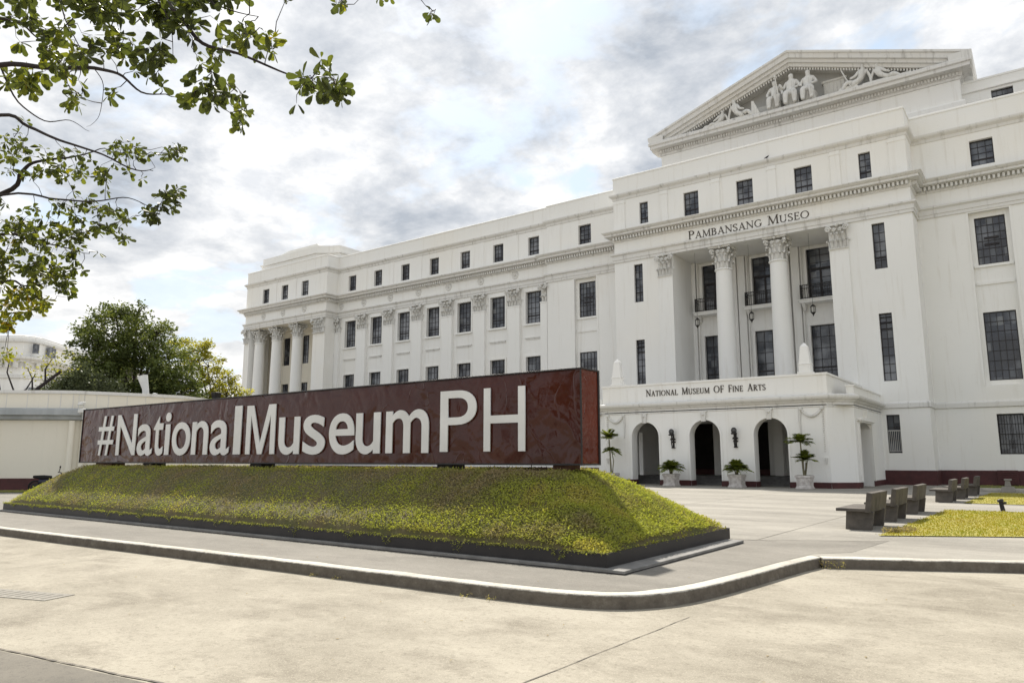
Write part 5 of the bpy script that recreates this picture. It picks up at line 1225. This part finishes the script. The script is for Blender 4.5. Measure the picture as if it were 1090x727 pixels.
trunk = MB(); branch_tube(trunk, [tb, tb+Vector((.1, 0, 1.8)), tb+Vector((0, .15, 3.2))], .30, .22, 12)
for pts, r0, r1 in LIM[:7]:
    e = at(*pts[0]); branch_tube(trunk, [tb+Vector((0, .1, 2.6)), (tb+Vector((0, .1, 4.2))+e)/2, e], .14, r0, 8)
kid(trunk, 'trunk', 'bark', near)
LV = []; LT = []
def big_leaf(p, d, nrm, size, tint):
    "one obovate leaf folded along its midrib: six corners in two halves"
    d = d.normalized(); s = d.cross(nrm).normalized(); n = s.cross(d).normalized(); w = size*.27
    def P_(a, b, c): return p+d*(a*size)+s*(b*w)+n*(c*size)
    for sg in (-1, 1):
        LV.extend([P_(0, 0, 0), P_(.45, sg*.75, .04), P_(.82, sg*.95, .03), P_(.78, 0, -.03)]); LT.append(tint)
        LV.extend([P_(.78, 0, -.03), P_(.82, sg*.95, .03), P_(.97, sg*.45, 0), P_(1.0, 0, -.02)]); LT.append(tint)
def whorl(p, size, n, tint, axis):
    for k in range(n):
        a = Vector((rnd.gauss(0, 1), rnd.gauss(0, 1), rnd.gauss(-.35, .7)))
        d = (a.normalized()+axis*.5); nrm = Vector((rnd.gauss(0, .8), rnd.gauss(0, .8), rnd.gauss(.6, .8)))
        big_leaf(p+a.normalized()*.015, d, nrm, size*rnd.uniform(.5, 1.25), max(0, min(1, rnd.gauss(tint, .16))))
# leaf masses: (u, v, spread u, spread v, depth, clusters, leaf size, tint)
MASS = [(345, 92, 22, 16, 6.4, 17, .105, .42), (228, 100, 28, 17, 6.6, 15, .11, .45), (262, 122, 12, 14, 6.6, 6, .10, .5), (215, 70, 18, 14, 6.7, 5, .11, .45), (268, 42, 24, 18, 6.4, 10, .11, .5),
        (292, 45, 12, 12, 6.4, 3, .11, .75), (210, 15, 22, 16, 6.7, 12, .13, .3), (165, 65, 22, 18, 6.8, 10, .125, .35), (120, 45, 30, 22, 7.3, 14, .125, .45), (165, 15, 35, 14, 6.9, 12, .13, .3),
        (60, 60, 30, 22, 7.8, 16, .12, .55), (25, 85, 30, 15, 8, 12, .13, .65), (100, 15, 40, 14, 7.3, 14, .13, .4), (30, 20, 30, 18, 7.8, 12, .12, .45), (90, 100, 24, 18, 7.6, 8, .10, .5), (240, -5, 30, 8, 6.5, 8, .12, .4), (120, -5, 120, 8, 7, 22, .13, .4),
        (362, 3, 9, 3, 6.2, 3, .09, .5), (457, 14, 4, 4, 6.0, 2, .09, .5), (404, -1, 8, 3, 6.1, 2, .08, .5),
        (182, 212, 14, 10, 9.6, 16, .10, .25), (160, 228, 12, 10, 9.6, 8, .10, .3), (185, 160, 14, 9, 9.3, 8, .09, .3), (140, 160, 20, 12, 9.4, 12, .095, .45), (110, 185, 24, 12, 9.6, 14, .095, .5),
        (60, 175, 34, 20, 10, 18, .10, .5), (20, 160, 22, 25, 10.2, 16, .10, .55), (75, 215, 30, 14, 9.8, 12, .10, .45), (120, 240, 24, 16, 9.7, 20, .10, .4), (60, 250, 36, 18, 10, 34, .10, .5),
        (20, 240, 24, 22, 10.2, 26, .10, .5), (40, 285, 36, 20, 10.1, 42, .105, .6), (80, 275, 18, 18, 10, 14, .10, .45), (75, 305, 10, 8, 10, 8, .10, .4), (20, 320, 22, 16, 10.2, 28, .11, .8), (10, 345, 12, 8, 10.2, 9, .11, .9), (50, 325, 8, 8, 10, 5, .10, .8), (0, 280, 20, 50, 10.3, 26, .105, .6), (5, 375, 4, 6, 10.3, 3, .10, .8),
        (-60, 60, 40, 50, 8.5, 40, .13, .5), (-60, 230, 40, 90, 10.4, 70, .11, .5), (-200, 100, 90, 80, 8.6, 90, .13, .4), (-220, 260, 100, 90, 9.6, 90, .12, .4)]
allp = [q for s_ in LP for q in s_]
LFS = []
for (u, v, su, sv, dep, n, size, tn) in MASS:
    for k in range(int(n*(1.35 if v < 110 and u < 200 else 1.3))):
        p = at(rnd.gauss(u, su*.55), rnd.gauss(v, sv*.55), dep+rnd.gauss(0, .3)); LFS.append((min((q-p).length for q in allp[::3]), tuple(p), size, tn, u))
LFS.sort(key=lambda t_: t_[0]); TR = np.array([tuple(q) for q in allp])
for d0, p, size, tn, u in LFS:      # twigs grow outward, each from the nearest wood already there
    q = np.array(p); k = int(((TR-q)**2).sum(1).argmin()); a = Vector(TR[k]); p = Vector(p); ln_ = (p-a).length
    if ln_ > .55: p = a+(p-a)*(.55/ln_) if u > -20 else p
    m1 = a.lerp(p, .35)+Vector((rnd.gauss(0, .02), rnd.gauss(0, .02), rnd.gauss(.01, .02))); m2 = a.lerp(p, .7)+Vector((rnd.gauss(0, .02), rnd.gauss(0, .02), rnd.gauss(.02, .02)))
    S.tube([a, m1, m2, p], [.0055, .004, .003, .002], 4, smooth=True); TR = np.vstack([TR, np.array([tuple(m1), tuple(m2), tuple(p)])])
    ax = (p-m2).normalized(); whorl(p, size*.98, rnd.randint(5, 8), tn-.06, ax)
    if rnd.random() < .5: whorl(m2, size*.85, rnd.randint(1, 3), tn-.06, ax)
px_, py_, pz_ = near.location
kid(S, 'limb', 'bark_dark', near)
LV = np.array([tuple(v) for v in LV])-np.array([px_, py_, pz_]); link('foliage', np_mesh('foliage', LV, np.arange(len(LV)).reshape(-1, 4), 'leaf_near', LT), near)

# little bird perched on the attic moulding
J = {'b': (0,0,.08,.07), 't': (-.12,0,.06,.04), 'tt': (-.24,0,.04,.015), 'n': (.08,0,.14,.045), 'h': (.11,0,.19,.04), 'bk': (.17,0,.185,.008)}
o = figure('bird', J, [('b','t'),('t','tt'),('b','n'),('n','h'),('h','bk')], 'iron', None, (-15.35, 53.72, 24.08)); tag(o, 'small dark bird perched on the upper moulding of the museum', 'bird')

# ------------------------------------------------------------------ sky, sun
SUN = Vector((-.70, .60, 1.0)).normalized(); el = math.asin(SUN.z); az = math.atan2(SUN.x, SUN.y)
w = bpy.data.worlds.new('World'); sc.world = w; w.use_nodes = True; nt = w.node_tree; bg = nt.nodes['Background']; bg.inputs['Strength'].default_value = .1
sky = N(nt, 'ShaderNodeTexSky', sky_type='NISHITA', sun_disc=False, sun_elevation=el, sun_rotation=az, altitude=10, air_density=1.2, dust_density=2.0)
tc = N(nt, 'ShaderNodeTexCoord'); sp = N(nt, 'ShaderNodeSeparateXYZ'); L(nt, tc.outputs['Generated'], sp.inputs[0])
def mth(op, a, b=None, c=None):
    n = N(nt, 'ShaderNodeMath', operation=op)
    for i, x in enumerate((a, b, c)):
        if x is None: continue
        if isinstance(x, (int, float)): n.inputs[i].default_value = x
        else: L(nt, x, n.inputs[i])
    return n.outputs[0]
zz = mth('ADD', mth('MAXIMUM', sp.outputs[2], 0.0), .22)
cb_ = N(nt, 'ShaderNodeCombineXYZ'); L(nt, mth('DIVIDE', sp.outputs[0], zz), cb_.inputs[0]); L(nt, mth('DIVIDE', sp.outputs[1], zz), cb_.inputs[1]); cb_.inputs[2].default_value = 3.7
def wn(scale, detail, rough, dist=0.0, off=0):
    mp = N(nt, 'ShaderNodeMapping'); mp.inputs['Location'].default_value = (off, off*1.7, 0); L(nt, cb_.outputs[0], mp.inputs['Vector'])
    n = N(nt, 'ShaderNodeTexNoise'); n.inputs['Scale'].default_value = scale; n.inputs['Detail'].default_value = detail; n.inputs['Roughness'].default_value = rough; n.inputs['Distortion'].default_value = dist
    L(nt, mp.outputs[0], n.inputs['Vector']); return n.outputs['Fac']
cover = ramp(nt, wn(3.3, 9, .56, .25, 2.3), [(.37, (0,0,0)), (.47, (1,1,1))])
thick = ramp(nt, wn(3.4, 11, .60, .15, 11.1), [(.43, (0,0,0)), (.68, (1,1,1))])
puff = wn(8.0, 11, .66, .2, 5.0)
dotn = N(nt, 'ShaderNodeVectorMath', operation='DOT_PRODUCT'); L(nt, tc.outputs['Generated'], dotn.inputs[0]); dotn.inputs[1].default_value = SUN
glow = mth('MULTIPLY', mth('POWER', mth('MAXIMUM', dotn.outputs['Value'], 0.0), 8.0), .35)
bright = mixc(nt, ramp(nt, puff, [(.35, (0,0,0)), (.65, (1,1,1))]), (5.3, 5.45, 5.7), (7.4, 7.35, 7.25))
cl_ = mixc(nt, thick, bright, (2.9, 3.2, 3.65))
lo_ = ramp(nt, sp.outputs[2], [(.0, (1,1,1)), (.34, (0,0,0))])
cl_ = mixc(nt, mth('MULTIPLY', lo_, .6), cl_, (7.7, 7.5, 7.1))
gl = N(nt, 'ShaderNodeCombineColor'); 
for i in range(3): L(nt, glow, gl.inputs[i])
cl_ = mixc(nt, 1.0, cl_, gl.outputs[0], 'ADD')
skyb = mixc(nt, .75, sky.outputs[0], (4.3, 5.2, 6.2))
L(nt, mixc(nt, mth('MAXIMUM', cover, mth('MULTIPLY', lo_, .6)), skyb, cl_), bg.inputs['Color'])
sd = bpy.data.lights.new('sun', 'SUN'); sd.energy = 4.9; sd.angle = R(1.5); sd.color = (1, .945, .85); so = bpy.data.objects.new('sun', sd); COL.objects.link(so)
so.rotation_euler = (-SUN).to_track_quat('-Z', 'Y').to_euler(); so.location = (0, 0, 60)
sc.view_settings.view_transform = 'Standard'; sc.view_settings.look = 'None'; sc.view_settings.exposure = .68; sc.view_settings.gamma = 1
sc.render.resolution_x = 1024; sc.render.resolution_y = 682
sc.cycles.max_bounces = 7; sc.cycles.transparent_max_bounces = 4
